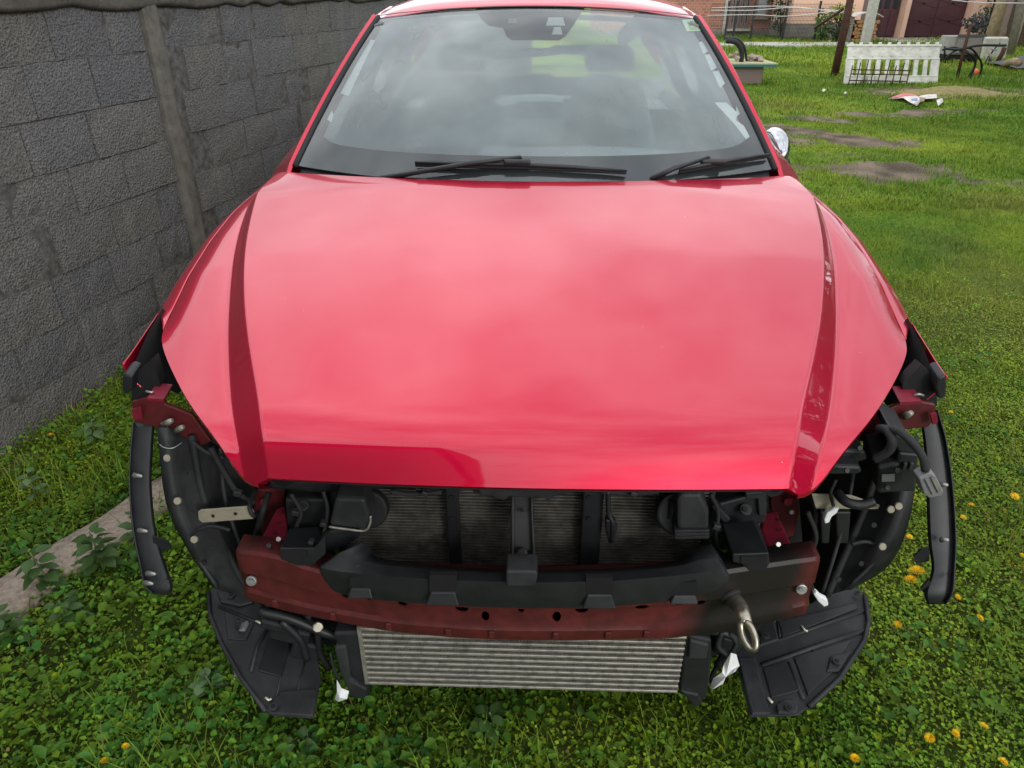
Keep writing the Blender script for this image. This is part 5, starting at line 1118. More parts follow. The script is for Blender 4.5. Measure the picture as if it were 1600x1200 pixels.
for px, py, r_, op, lb in ((1585, 776, .018, 1, 'bright dandelion near the right picture edge, level with the hanging grey connector'), (1518, 789, .013, 1, 'dandelion just outside the right arch strip, upper one of a close pair'), (1505, 808, .013, 1, 'dandelion just outside the right arch strip, lower one of a close pair'), (1540, 809, .010, 0, 'closing dandelion right of the close pair by the arch strip'), (1583, 840, .011, 0, 'closing dandelion at the right picture edge, below the bright one'), (1421, 838, .013, 1, 'dandelion between the right arch liner and the arch strip'), (1408, 797, .010, 0, 'dull dandelion half hidden behind the right arch liner'), (1569, 803, .015, 0, 'brownish fading dandelion below the bright one at the right edge'), (1531, 966, .013, 1, 'lone dandelion right of the lower end of the arch strip'), (1497, 932, .011, 1, 'small dandelion touching the foot of the right arch strip'), (1402, 978, .013, 1, 'dandelion just right of the right undertray'), (1457, 1009, .011, 0, 'closed dandelion in open grass below the right arch strip'), (1512, 763, .009, 0, 'tiny dull dandelion above the close pair by the arch strip'), (1597, 870, .011, 1, 'upper dandelion cut by the right picture edge'), (1580, 884, .009, 0, 'tiny dandelion beside the ones cut by the right picture edge'), (1487, 640, .010, 1, 'highest dandelion on the right, level with the headlamp carrier'), (1509, 742, .012, 0, 'reddish closed dandelion high beside the arch strip'), (1594, 890, .010, 0, 'lower dandelion cut by the right picture edge'), (1530, 1060, .010, 0, 'reddish closed dandelion well below the arch strip')):
    dandelion(px, py, r_, op, lb, GR)
dandelion(1433, 892, .027, 1, 'largest yellow dandelion, in full bloom beside the right arch strip', GR); dandelion(1424, 906, .024, 1, 'open yellow dandelion just in front of the largest bloom', GR)
GB = 'dandelions at the bottom right of the picture'
for px, py, r_, op, lb in ((1494, 1143, .012, 1, 'left one of two dandelions side by side at the lower right'), (1537, 1134, .012, 1, 'right one of two dandelions side by side at the lower right'), (1454, 1150, .014, 1, 'dandelion left of and below the side by side two'), (1568, 1189, .013, 1, 'dandelion in the bottom right corner of the picture'), (1338, 1178, .013, 1, 'dandelion at the bottom edge right of the right undertray'), (1213, 1123, .009, 0, 'small dandelion under the tip of the right undertray')):
    dandelion(px, py, r_, op, lb, GB)
GL = 'dandelions in the weeds left of the car'
for px, py, r_, op, lb in ((82, 688, .018, 1, 'yellow dandelion close to the foot of the block wall'), (70, 1123, .010, 0, 'orange dandelion bud at the far left of the foreground weeds'), (165, 1192, .012, 1, 'yellow dandelion at the bottom edge left of the car'), (198, 1171, .010, 1, 'small yellow dandelion just right of the bottom edge bloom'), (210, 697, .010, 0, 'reddish dandelion bud beside the left arch strip')):
    dandelion(px, py, r_, op, lb, GL)

# ================================================================== BEYOND THE YARD
M['brick'] = mat('far_red_brick', (.34, .15, .10), .9, 0, .2, dark=(.22, .10, .075), noise_amt=.5, noise_scale=5, bump=.4, bump_scale=20, bump_dist=.01)
def brick_pattern(m):
    t = m.node_tree; b = t.nodes['Principled BSDF']; c = t.nodes.new('ShaderNodeTexCoord'); mp_ = t.nodes.new('ShaderNodeMapping'); mp_.inputs['Rotation'].default_value = (R(90), 0, 0)
    k = t.nodes.new('ShaderNodeTexBrick'); k.inputs['Scale'].default_value = 2.4; k.inputs['Color1'].default_value = (.36, .155, .10, 1); k.inputs['Color2'].default_value = (.26, .11, .08, 1); k.inputs['Mortar'].default_value = (.36, .30, .26, 1); k.inputs['Mortar Size'].default_value = .016
    t.links.new(c.outputs['Object'], mp_.inputs[0]); t.links.new(mp_.outputs[0], k.inputs['Vector']); t.links.new(k.outputs['Color'], b.inputs['Base Color'])
brick_pattern(M['brick'])
M['plaster_grey'] = mat('grey_plaster', (.30, .285, .255), .9, 0, .2, noise_amt=.3, noise_scale=3); M['peach'] = mat('peach_plaster', (.72, .46, .34), .9, 0, .2, noise_amt=.12, noise_scale=2)
M['garage'] = mat('maroon_steel_door', (.085, .034, .040), .5, 0, .4, noise_amt=.2, noise_scale=3); M['darkglass'] = mat('dark_window_pane', (.03, .035, .04), .12, 0, .5); M['curtain'] = mat('pale_curtained_pane', (.33, .36, .38), .4, 0, .4, noise_amt=.15, noise_scale=3)
M['shutter'] = mat('brown_grey_shutter', (.17, .125, .11), .7); M['frame'] = mat('weathered_frame', (.24, .19, .15), .8); M['rooftile'] = mat('clay_roof', (.30, .11, .07), .85, 0, .2, noise_amt=.3, noise_scale=4)
M['plinth'] = mat('plinth_render', (.22, .20, .18), .9, 0, .2, noise_amt=.3, noise_scale=4)
M['pvc'] = mat('white_barrier_plastic', (.66, .66, .60), .55, 0, .4, dark=(.42, .41, .36), noise_amt=.4, noise_scale=6); M['rust'] = mat('rusted_steel', (.095, .045, .030), .8, .3, .3, noise_amt=.5, noise_scale=12, bump=.3, bump_scale=40); M['blacksteel'] = mat('dark_steel_tube', (.022, .022, .026), .5, .3, .4)
M['wire'] = mat('pale_wire', (.55, .55, .55), .5, .2); M['wood'] = mat('weathered_timber', (.33, .25, .16), .85, 0, .2, noise_amt=.5, noise_scale=7, bump=.5, bump_scale=25); M['woodgrey'] = mat('grey_timber', (.28, .255, .22), .9, 0, .2, noise_amt=.4, noise_scale=8)
M['logend'] = mat('firewood_end', (.46, .26, .12), .85, 0, .2, noise_amt=.5, noise_scale=9); M['concpost'] = mat('pale_concrete_post', (.46, .45, .40), .9, 0, .2, noise_amt=.3, noise_scale=10); M['paper'] = mat('soiled_white_sheet', (.72, .71, .68), .7, 0, .3, dark=(.40, .34, .30), noise_amt=.5, noise_scale=12); M['redprint'] = mat('faded_red_print', (.50, .12, .11), .6); M['blueprint'] = mat('blue_print', (.15, .20, .36), .6)
M['teal'] = mat('teal_painted_board', (.02, .12, .12), .6); M['board'] = mat('bleached_board', (.42, .40, .24), .8, 0, .2, noise_amt=.3, noise_scale=10); M['rubble'] = mat('pale_rubble', (.42, .33, .28), .9, 0, .2, noise_amt=.4, noise_scale=20); M['trailer'] = mat('off_white_panel', (.30, .29, .27), .7, 0, .3, noise_amt=.3, noise_scale=5); M['tarp'] = mat('dark_grey_tarp', (.06, .062, .068), .7, 0, .3); M['orange'] = mat('orange_ball', (.62, .12, .03), .5); M['foliage'] = mat('dark_bush', (.030, .055, .018), .6, 0, .2, noise_amt=.4, noise_scale=9); M['foliage2'] = mat('yellow_green_bush', (.20, .26, .03), .6, 0, .2, noise_amt=.35, noise_scale=9); M['foliage3'] = mat('mid_green_bush', (.075, .15, .03), .6, 0, .2, noise_amt=.4, noise_scale=9); M['bark'] = mat('bark', (.10, .075, .055), .9, 0, .2, noise_amt=.5, noise_scale=12, bump=.6, bump_scale=30)
def wx(px, py, Y): return float(WY(px, py, Y)[0])
def wz(py, Y): return float(WY(800, py, Y)[2])
def local(o, x, y, z): return (x - o.location.x, y - o.location.y, z - o.location.z)
def lbox(name, x0, x1, y0, y1, z0, z1, m, root, **k):
    l = root.location; return mb_box(name, ((x0 + x1) / 2 - l.x, (y0 + y1) / 2 - l.y, (z0 + z1) / 2 - l.z), (abs(x1 - x0), abs(y1 - y0), abs(z1 - z0)), m, root, **k)
def gable(root, x0, x1, y0, y1, z, rise, m):
    l = root.location; ym = (y0 + y1) / 2; V = [(x0, y0 - .5, z), (x1, y0 - .5, z), (x1, ym, z + rise), (x0, ym, z + rise), (x0, y1 + .5, z), (x1, y1 + .5, z)]
    return mesh('roof', [(a - l.x, b - l.y, c - l.z) for a, b, c in V], [(0, 1, 2, 3), (3, 2, 5, 4), (0, 3, 4), (1, 5, 2)], m, root)
# --- brick house with shuttered door
YB = 34.
X0, X1, X2 = wx(1095, 52, YB), wx(1232, 52, YB), wx(1288, 52, YB)
hs = tag(empty('brick_house', (X1, YB, 0)), 'red brick house with a shuttered window behind the wire fence', 'house')
lbox('wall', X0 - 4, X1, YB, YB + 8, 0, 4.2, 'brick', hs); lbox('plinth', X0 - 4, X1, YB - .05, YB, 0, wz(47, YB), 'plinth', hs)
gable(hs, X0 - 4.4, X2 + .3, YB, YB + 8, 4.2, 2.2, 'rooftile')
lbox('porch_wall', X1, X2, YB + 1.6, YB + 8, 0, 4.2, 'plaster_grey', hs)
for a, b in ((1254, 1268), (1275, 1281)): lbox('porch_pillar', wx(a, 52, YB), wx(b, 52, YB), YB - .1, YB + .3, 0, 4.2, 'concpost' if a > 1270 else 'plaster_grey', hs)
for a, b in ((1246, 1253), (1269, 1274)):
    w_ = lbox('window', wx(a, 30, YB), wx(b, 30, YB), YB + 1.50, YB + 1.598, wz(32, YB + 1.5), wz(-30, YB + 1.5), 'frame', hs); 
# shuttered opening: frame, four shutter leaves, slats
a, b = wx(1137, 44, YB), wx(1166, 44, YB); z0, z1 = wz(44, YB), wz(-18, YB)
w_ = lbox('window', a, b, YB - .09, YB - .002, z0, z1, 'frame', hs)
for k in range(4):
    xa, xb = a + (b - a) * (k / 4) + .03, a + (b - a) * ((k + 1) / 4) - .03; mb_box('shutter', ((xa + xb) / 2 - X1, -.12, (z0 + z1) / 2), (xb - xa, .05, z1 - z0 - .12), 'shutter', w_)
    for j in range(2): mb_box('shutter_gap', ((xa + xb) / 2 - X1, -.148, z0 + (z1 - z0) * (.28 + .42 * j)), ((xb - xa) * .3, .006, (z1 - z0) * .3), 'darkglass', w_)
mb_box('sill', ((a + b) / 2 - X1, -.16, z0 - .05), (b - a + .3, .3, .09), 'concpost', w_)
lbox('corner_post', wx(1128, 45, YB), wx(1134, 45, YB), YB - .06, YB - .003, 0, 4.2, 'concpost', hs)
a, b = wx(1179, 28, YB), wx(1196, 28, YB); z0, z1 = wz(27, YB), wz(-30, YB)
w_ = lbox('window', a, b, YB - .08, YB - .002, z0, z1, 'frame', hs); mb_box('pane', ((a + b) / 2 - X1, -.088, (z0 + z1) / 2 + .03), (b - a - .14, .01, z1 - z0 - .12), 'curtain', w_); mb_box('sill', ((a + b) / 2 - X1, -.13, z0 - .04), (b - a + .2, .2, .07), 'frame', w_)
# --- peach house with maroon garage doors
YG = 31.5
X0, X1 = wx(1290, 60, YG), wx(1550, 60, YG)
gh = tag(empty('garage_house', (X0, YG, 0)), 'peach plastered house with dark maroon garage doors', 'house')
lbox('wall', X0 - 1.5, wx(1338, 60, YG), YG, YG + 8, .55, 4.4, 'peach', gh); lbox('plinth', X0 - 1.5, wx(1338, 60, YG), YG - .04, YG + 7, 0, .55, 'plinth', gh)
lbox('wall', wx(1338, 60, YG), X1, YG + .6, YG + 8, 0, 4.4, 'peach', gh); gable(gh, X0 - 2, X1 + .5, YG, YG + 8, 4.4, 2.2, 'rooftile')
def gdoor(a, b, zt, n, upper):
    xa, xb = wx(a, 57, YG), wx(b, 57, YG)
    d_ = lbox('garage_door', xa, xb, YG + .40, YG + .598, .04, 2.6, 'garage', gh)
    for k in range(n):
        p, q = xa + (xb - xa) * k / n + .03, xa + (xb - xa) * (k + 1) / n - .03
        mb_box('door_leaf', ((p + q) / 2 - X0, .385, 1.30 if not upper else .55), (q - p, .03, 2.45 if not upper else .95), 'garage', d_, bevel=.01)
        if not upper:
            for zz in (.62, 1.25, 1.9):
                for sg in (-1, 1): mb_box('door_brace', ((p + q) / 2 - X0, .362, zz), ((q - p) * .98, .02, .05), 'garage', d_, rot=Matrix.Rotation(sg * .26, 3, 'Y'))
        else: mb_box('door_pane', ((p + q) / 2 - X0, .385, 1.85), (q - p - .08, .03, 1.55), 'darkglass', d_)
gdoor(1363, 1402, 2.6, 3, True); gdoor(1415, 1506, 2.6, 2, False)
for a, b in ((1404, 1411), (1507, 1526)): lbox('column', wx(a, 58, YG), wx(b, 58, YG), YG - .05, YG + .62, 0, 4.4, 'peach', gh)
lbox('apron', wx(1355, 62, YG), wx(1510, 62, YG), YG - 2.6, YG + .5, -.05, .03, 'concpost', gh)
lbox('dark_recess', wx(1338, 57, YG), wx(1362, 57, YG), YG + .30, YG + .598, .0, 3.2, 'shutter', gh)
# --- pale footpath across the far lawn
PY = float(W(1250, 68)[1]); PY2 = float(W(1250, 73)[1]); xa, xb = wx(1100, 70, PY), wx(1320, 70, PY)
tag(mb_box('footpath', ((xa + xb) / 2, (PY + PY2) / 2, .02), (xb - xa, PY - PY2, .06), 'concpost'), kind='structure')
# --- thin wire fence in front of the brick house
YF = 30.5; fe = tag(empty('wire_fence', (wx(1172, 62, YF), YF, 0)), 'thin dark wire fence on slim posts before the brick house', 'fence'); fx = fe.location.x
for px in (1132, 1145, 1172, 1222, 1272): lbox('post', wx(px, 62, YF) - .035, wx(px, 62, YF) + .035, YF - .03, YF + .03, -.05, 1.35, 'blacksteel', fe)
xa, xb = wx(1105, 62, YF), wx(1295, 62, YF); mb = MB()
for k in range(9): mb.box(((xa + xb) / 2 - fx, 0, .12 + .14 * k), (xb - xa, .008, .008))
for k in range(90): mb.box((xa - fx + (xb - xa) * k / 89, .005, .66), (.008, .008, 1.2))
tag(mb.build('mesh_wire', 'blacksteel', fe), kind='stuff')
# --- washing lines
for k, (pts, Y) in enumerate((([(1112, 16), (1175, 16), (1240, 12), (1330, 19)], 27), ([(1105, 24), (1180, 23), (1235, 25), (1330, 14)], 27.5), ([(1112, 12), (1230, 10), (1330, 22)], 28), ([(1487, 0), (1530, 4), (1600, 5)], 20))):
    o = mb_tube('washing_line', bez([WY(x, y, Y) for x, y in pts], 6), .010, 'wire', None, n=4)
    tag(o, ('upper of the white washing lines before the brick house', 'lowest sagging white washing line before the brick house', 'straightest white washing line before the brick house', 'white line hanging across the top right corner')[k], 'washing line')
# --- bushes
def bush(px, py, Y, w, h_, m, label, n=420, leaf=.09, name='bush'):
    x0 = wx(px, py, Y); o = tag(empty(name, (x0, Y, 0)), label, 'bush'); mb = MB()
    for k in range(n):
        u = rng.normal(0, 1, 3); u /= np.linalg.norm(u); r_ = rng.uniform(.35, 1) ** .6
        p = Vector((u[0] * r_ * w / 2, u[1] * r_ * w / 2, h_ * .52 + u[2] * r_ * h_ * .48)); p *= 1 + .15 * math.sin(7 * u[0] + 5 * u[2])
        a = Vector(rng.normal(0, 1, 3)).normalized() * leaf * rng.uniform(.6, 1.4); b = Vector(rng.normal(0, 1, 3)).normalized() * leaf * .7
        mb.add([p - a * .5, p + b * .5, p + a, p - b * .5], [(0, 1, 2, 3)])
    tag(mb.build('foliage', m, o), kind='stuff')
    for k in range(3): mb_tube('stem', [(0, 0, 0), (w * .12 * (k - 1), .05 * k, h_ * .35), (w * .22 * (k - 1), .08 * k, h_ * .75)], [.03, .022, .01], 'bark', o, n=5)
    return o
bush(1222, 42, 32.4, 1.7, 3.4, 'foliage', 'dark shrub growing up the porch of the brick house', 900, .12)
bush(1284, 58, 29.5, .8, 1.05, 'foliage3', 'mid green bush between the two houses'); bush(1310, 44, 29, .85, .55, 'foliage2', 'bright yellow-green bush behind the rusty pole', 420, .07).location.z = .75
bush(1309, 55, 29.1, .7, 1.1, 'foliage', 'dark bush under the yellow-green one'); bush(1541, 60, 29, 1.1, 1.5, 'foliage', 'dark green bush beside the last peach column'); bush(1521, 50, 26.5, .8, .55, 'tarp', 'blackish low shrub top behind the white trailer').location.z = .45
# --- rusty pole, concrete post, wood stack
g = W(1303, 120); po = tag(empty('rusty_pole', g), 'leaning brown rusty pole left of the white barrier', 'pole')
mb_tube('pole_tube', [(0, 0, -.1), (.02, 0, 1.2), (.03, .05, 3.2)], [.085, .08, .075], 'rust', po, n=10); mb_tube('pole_brace', [(-.05, .1, 1.35), (-.45, .5, .95)], .03, 'rust', po, n=6)
g = W(1351, 70); po = tag(empty('concrete_post', g), 'pale square concrete post in front of the firewood', 'post'); mb_box('post_shaft', (0, 0, 1.3), (.30, .22, 2.8), 'concpost', po, bevel=.02); mb_box('post_cap', (0, 0, 2.75), (.36, .28, .1), 'concpost', po)
Yw = 29.3; st = tag(empty('firewood_stack', (wx(1347, 66, Yw), Yw, 0)), 'stack of split firewood under a white sheet', 'firewood')
xa, xb = wx(1329, 66, Yw) - st.location.x, wx(1366, 66, Yw) - st.location.x; zt_ = wz(26, Yw)
lm = MB(); lm.tube([(0, 0, 0), (0, .5, 0)], .062, 7); lme = bpy.data.meshes.new('log'); lme.from_pydata(lm.v, [], lm.f); lme.materials.append(M['logend'])
nx = 8; nzl = max(4, int(zt_ / .125))
for i in range(nx):
    for j in range(nzl):
        o = bpy.data.objects.new('log', lme); link(o, st); o.location = (xa + .07 + (xb - xa - .14) * i / (nx - 1) + random.uniform(-.02, .02) + (.05 if j % 2 else 0), random.uniform(-.06, .04), .07 + j * .122); o.rotation_euler = (random.uniform(-.05, .05), random.uniform(0, 3), random.uniform(-.1, .1)); q = random.uniform(.8, 1.15); o.scale = (q, 1, q)
mb_grid('cover_sheet', [[(x, y, zt_ + .05 + .10 * (1 - ((x - (xa + xb) / 2) / ((xb - xa) / 2)) ** 2)) for x in np.linspace(xa - .1, xb + .1, 7)] for y in (-.1, .6)], 'paper', st, solid=.02)
lbox('stack_board', wx(1318, 66, Yw), wx(1328, 66, Yw), Yw, Yw + .5, 0, zt_, 'woodgrey', st)
# --- white plastic barrier leaning back
g0_, g1_ = W(1318, 131), W(1464, 131); L_ = float(np.linalg.norm((g1_ - g0_)[:2])); ang = math.atan2(g1_[1] - g0_[1], g1_[0] - g0_[0])
br = tag(empty('plastic_barrier', g0_, ang), 'white slotted plastic barrier panel leaning back on the lawn', 'barrier')
br.scale = (1, 1, .80); tilt = Matrix.Rotation(R(-14), 3, 'X')
def bb(name, x0, x1, z0, z1, d_=.045, yy=0., bevel=.008): 
    mb = MB(); c = tilt @ Vector(((x0 + x1) / 2, yy, (z0 + z1) / 2)); mb.box(c, (x1 - x0, d_, z1 - z0), tilt); return mb.build(name, 'pvc', br, bevel=bevel)
bb('foot_rail', 0, L_, 0, .17); bb('panel', .02, L_ - .02, .60, .90, .03); bb('top_rail', 0, L_, .88, .935, .06); bb('middle_rail', .01, L_ - .01, .575, .612, .055); bb('foot_ridge', .02, L_ - .02, .165, .20, .06)
ns = 10
for k in range(ns):
    w = .085 if 0 < k < ns - 1 else .17; x = .09 + (L_ - .18) * k / (ns - 1); bb('slat', x - w / 2, x + w / 2, .14, .60, .04); bb('peg', x - .03, x + .03, .93, .985, .05)
    for zz in (.66, .84): bb('stud', x - .018 + .07, x + .018 + .07, zz - .012, zz + .012, .055, bevel=0.) if k < ns - 1 else None
    if k < ns - 1:
        xc = x + (L_ - .18) / (ns - 1) / 2; hw_ = (L_ - .18) / (ns - 1) / 2
        for zz, sg in ((.575, 1), (.175, -1)):
            for s2 in (-1, 1): mb = MB(); mb.prism([tilt @ Vector((xc + s2 * hw_, -.018, zz + sg * .02)), tilt @ Vector((xc + s2 * hw_ * .35, -.018, zz + sg * .02)), tilt @ Vector((xc + s2 * hw_, -.018, zz - sg * .075))], tilt @ Vector((0, .036, 0))); mb.build('slot_corner', 'pvc', br)
# rusted wire comb lying against it
g = W(1325, 134); rk = tag(empty('wire_rack', g, ang), 'rusty spiked wire rack leaning on the foot of the white barrier', 'wire rack'); WL = float(W(1415, 134)[0] - g[0])
for z in (.10, .22, .30): mb_tube('rack_bar', [(0, 0, z), (WL, .02, z - .02)], .012, 'rust', rk, n=5)
for k in range(9): mb_tube('rack_tine', [(WL * k / 8, -.01, -.02), (WL * k / 8 + .01, 0, .38 + .05 * (k % 3))], .011, 'rust', rk, n=5)
# --- rubbish spread on the grass
g = W(1430, 158)
def sheet(name, pts, m, label, z=.05, lift=.05):
    V = []
    for i, (x, y) in enumerate(pts): p = W(x, y, z); V.append((p[0], p[1], z + lift * random.uniform(-.3, 1)))
    c = np.mean(V, axis=0) + np.array([0, 0, lift * .8]); n = len(V); o = mesh(name, [tuple(c)] + V, [(0, 1 + i, 1 + (i + 1) % n) for i in range(n)], m, None, solid=.004); tag(o, label, 'rubbish'); return o
sheet('crumpled_sheet', [(1388, 154), (1410, 156), (1420, 160), (1433, 165), (1440, 158), (1432, 153), (1418, 151), (1404, 150)], 'paper', 'white crumpled plastic sheet, front piece of the rubbish on the lawn', lift=.04)
sheet('crumpled_sheet', [(1440, 158), (1450, 157), (1464, 155), (1462, 151), (1452, 147), (1440, 148), (1434, 151)], 'paper', 'white crumpled plastic sheet, right piece of the rubbish on the lawn', lift=.045)
sheet('red_wrapper', [(1388, 153), (1402, 150), (1412, 147), (1430, 147), (1434, 150), (1416, 151), (1402, 153)], 'redprint', 'faded red wrapper on top of the rubbish on the lawn', z=.06, lift=.03)
sheet('printed_wrapper', [(1423, 155), (1433, 154), (1434, 158), (1425, 158)], 'blueprint', 'small blue-printed scrap on the white rubbish', z=.13, lift=.01)
sheet('brown_wrapper', [(1436, 152), (1446, 153), (1444, 158), (1438, 159)], 'wood', 'brown card scrap in the middle of the rubbish', z=.12, lift=.02)
sheet('small_wrapper', [(1462, 161), (1471, 158), (1473, 162), (1466, 165)], 'paper', 'small white scrap at the right end of the rubbish')
for px, py in ((1296, 64), (1287, 141), (1321, 146), (1330, 76)): sheet('litter_scrap', [(px - 3, py), (px, py - 2), (px + 3, py), (px, py + 2)], 'paper', 'tiny pale litter scrap on the lawn near x%d' % px if False else {1296: 'tiny pale scrap near the far footpath', 1287: 'tiny white scrap in the grass left of the rusty pole', 1321: 'tiny white scrap in the grass before the barrier', 1330: 'tiny pale scrap by the concrete post'}[px], lift=.02)
# --- planter with a teal rim, rubble and a hooped pipe, half hidden by the car pillar
g = W(1180, 130); pl = tag(empty('stone_planter', g), 'concrete pedestal with a teal-edged board and rubble on top', 'pedestal'); d0 = g[1]
zt_ = wz(97, d0); xs_ = lambda px: wx(px, 100, d0) - g[0]
lbox('pedestal', g[0] + xs_(1140), g[0] + xs_(1190), d0 - .2, d0 + .6, 0, zt_ - .06, 'shutter', pl, bevel=.02); lbox('board', g[0] + xs_(1130), g[0] + xs_(1208), d0 - .3, d0 + .8, zt_ - .03, zt_ + .005, 'board', pl, bevel=.01); lbox('teal_edge', g[0] + xs_(1130), g[0] + xs_(1206), d0 - .315, d0 - .29, zt_ - .065, zt_ - .02, 'teal', pl)
for k in range(16):
    x = random.uniform(xs_(1140), xs_(1190)); z = zt_ + .04 + max(0, .16 * (1 - abs(x - xs_(1163)) / .4)) * random.random(); q = random.uniform(.05, .11); mb_box('rubble_piece', (x, random.uniform(-.1, .4), z), (q, q * .9, q * .7), 'rubble', pl, rot=Matrix.Rotation(random.uniform(0, 3), 3, Vector((1, .4, .3)).normalized()), bevel=.012)
mb_tube('hooped_pipe', bez([(xs_(1130), .1, zt_ + .45), (xs_(1150), .1, zt_ + .42), (xs_(1162), .1, zt_ + .26), (xs_(1168), .1, zt_ + .02)], 6), .025, 'blacksteel', pl)
mb_tube('thick_hose', bez([(xs_(1130), .0, zt_ + .40), (xs_(1146), .0, zt_ + .36), (xs_(1156), .0, zt_ + .2), (xs_(1158), .0, zt_ - .05)], 6), .05, 'rubber', pl)
# --- bent black hoops and their stake
YH = 16.4; hp = tag(empty('hoop_frame', (wx(1510, 125, YH), YH, 0)), 'rusty upright with bent black steel hoops right of the barrier', 'steel frame'); hx_ = hp.location.x
q = lambda px, py, dy=0: tuple(np.array(WY(px, py, YH + dy)) - np.array([hx_, YH, 0]))
mb_tube('upright', [q(1492, 136), q(1503, 90), q(1517, 38)], .034, 'rust', hp, n=8)
for pts in ([(1475, 92), (1495, 78), (1515, 75), (1528, 88), (1534, 104), (1527, 128)], [(1473, 78), (1490, 74), (1510, 80), (1521, 92), (1522, 106), (1503, 130)], [(1500, 80), (1518, 86), (1524, 100), (1512, 130)]):
    mb_tube('hoop', bez([q(*p, .1 * k) for k, p in enumerate(pts)], 7), .022, 'blacksteel', hp, n=6)
mb_tube('long_rod', bez([q(1476, 76), q(1500, 77), q(1528, 71), q(1572, 71)], 7), .026, 'blacksteel', hp, n=6); mb_tube('upright_post', [q(1476, 90), q(1476, 72)], .022, 'blacksteel', hp, n=6)
# --- white trailer box, leaning slab, posts, shed
YT = 20.5; tr_ = tag(empty('trailer_box', (wx(1500, 92, YT), YT, 0)), 'off-white low trailer box behind the black hoops', 'trailer')
lbox('trailer_side', wx(1476, 90, YT), wx(1528, 90, YT), YT, YT + .45, .22, .66, 'trailer', tr_, bevel=.02); lbox('tailboard', wx(1488, 90, YT), wx(1526, 90, YT), YT - .04, YT - .002, .26, .62, 'plinth', tr_); lbox('rail', wx(1486, 90, YT), wx(1530, 90, YT), YT - .06, YT - .03, .64, .70, 'tarp', tr_); lbox('chassis', wx(1478, 90, YT), wx(1526, 90, YT), YT + .05, YT + .40, .10, .22, 'dark', tr_)
for px in (1486, 1522): disc('trailer_wheel', np.array(WY(px, 98, YT)) - np.array([tr_.location.x, YT, 0]) + np.array([0, .2, 0]), (0, 1, 0), .2, .14, 'rubber', tr_)
YS = 22.; tag(mb_prism('leaning_slab', [tuple(WY(x, y, YS)) for x, y in ((1532, 102), (1541, 60), (1577, 60), (1569, 100))], (0, .12, .04), 'concpost', bevel=.01), 'pale concrete slab leaning behind the hoops', 'slab')
bk = tag(empty('bicycle_frame', (wx(1555, 104, 20.), 20., 0)), 'old bicycle wheel and frame tubes resting on the pale slab', 'bicycle frame'); q2 = lambda px, py: tuple(np.array(WY(px, py, 20.)) - np.array([bk.location.x, 20., 0]))
mb_tube('wheel_rim', bez([q2(1537, 104), q2(1545, 88), q2(1556, 74), q2(1563, 67)], 6), .018, 'rubber', bk, n=6); mb_tube('wheel_rim', bez([q2(1544, 103), q2(1546, 92), (q2(1549, 84)), q2(1553, 78)], 6), .014, 'rubber', bk, n=6); mb_tube('fork', [q2(1546, 82), q2(1549, 95)], .035, 'woodgrey', bk, n=6); mb_tube('frame_tube', [q2(1555, 102), q2(1566, 84), q2(1570, 74)], .06, 'rust', bk, n=6); mb_tube('handle', [q2(1548, 76), q2(1557, 78)], .02, 'trailer', bk, n=6)
Yp = 23.5
for a, b, c, d_, r_, m, lb in ((1547, 60, 1566, 0, .16, 'wood', 'thick tan timber post behind the leaning slab'), (1554, 60, 1571, 0, .09, 'wood', 'slimmer tan timber post right against the thick one'), (1575, 96, 1597, 0, .12, 'woodgrey', 'grey weathered pole at the right picture edge'), (1568, 58, 1572, 44, .035, 'wood', 'thin tan stick rising over the leaning slab')):
    p, q_ = WY(a, b, Yp), WY(c, d_, Yp); dirn = (q_ - p); low = p - dirn * (p[2] / max(dirn[2], .01)) if lb[0] != 't' or 'stick' not in lb else p; hi = q_ if 'stick' in lb else p + dirn * 2.2
    rt = tag(empty('timber_post', (low[0], low[1], max(0, low[2]))), lb, 'post'); o_ = np.array(rt.location); mb_tube('post_shaft', [tuple(low - o_), tuple((low * .5 + hi * .5) - o_), tuple(hi - o_)], [r_, r_ * .95, r_ * .85], m, rt, n=9)
YX = 27.; sh_ = tag(empty('timber_shed', (wx(1580, 80, YX), YX, 0)), 'dark weathered shed filling the top right corner', 'shed')
xa, xb = wx(1562, 80, YX), wx(1562, 80, YX) + 6
lbox('shed_wall', xa, xb, YX + .03, YX + .6, 0, 3.2, 'shutter', sh_)
for k in range(22): lbox('board', xa + k * .27 + .01, xa + (k + 1) * .27 - .01, YX, YX + .028, .05, 3.1, ('bark', 'frame', 'bark', 'shutter')[k % 4], sh_)
lbox('shed_roof', xa - .3, xb + .3, YX - .4, YX + .9, 3.2, 3.3, 'woodgrey', sh_)
jp = tag(mb_grid('junk_heap', [[(wx(1574, 100, 19) + x, 18.6 + y, max(0, .34 * math.exp(-((x - 1.1) ** 2) / .7) * math.exp(-((y - .8) ** 2) / .5)) + .05 * float(vn(x * 9, y * 9, 1, 7))) for x in np.linspace(0, 2.6, 16)] for y in np.linspace(0, 1.6, 10)], 'tarp'), 'dark grey tarpaulin-covered heap at the right picture edge', 'heap')
tag(mb_tube('straw_bundle', bez([W(1571, 100, .1), W(1582, 96, .28), W(1592, 98, .3)], 5), [.08] * 11, 'wood', None), 'tan bundle lying on the dark tarpaulin heap', 'bundle')
bl = WY(1526, 106, 17.5); bmh = bmesh.new(); bmesh.ops.create_icosphere(bmh, subdivisions=2, radius=.075); me = bpy.data.meshes.new('orange_ball'); bmh.to_mesh(me); bmh.free(); me.materials.append(M['orange']); o = link(bpy.data.objects.new('orange_ball', me)); o.location = (bl[0], bl[1], .08); tag(o, 'small orange ball in the grass behind the hoops', 'ball')
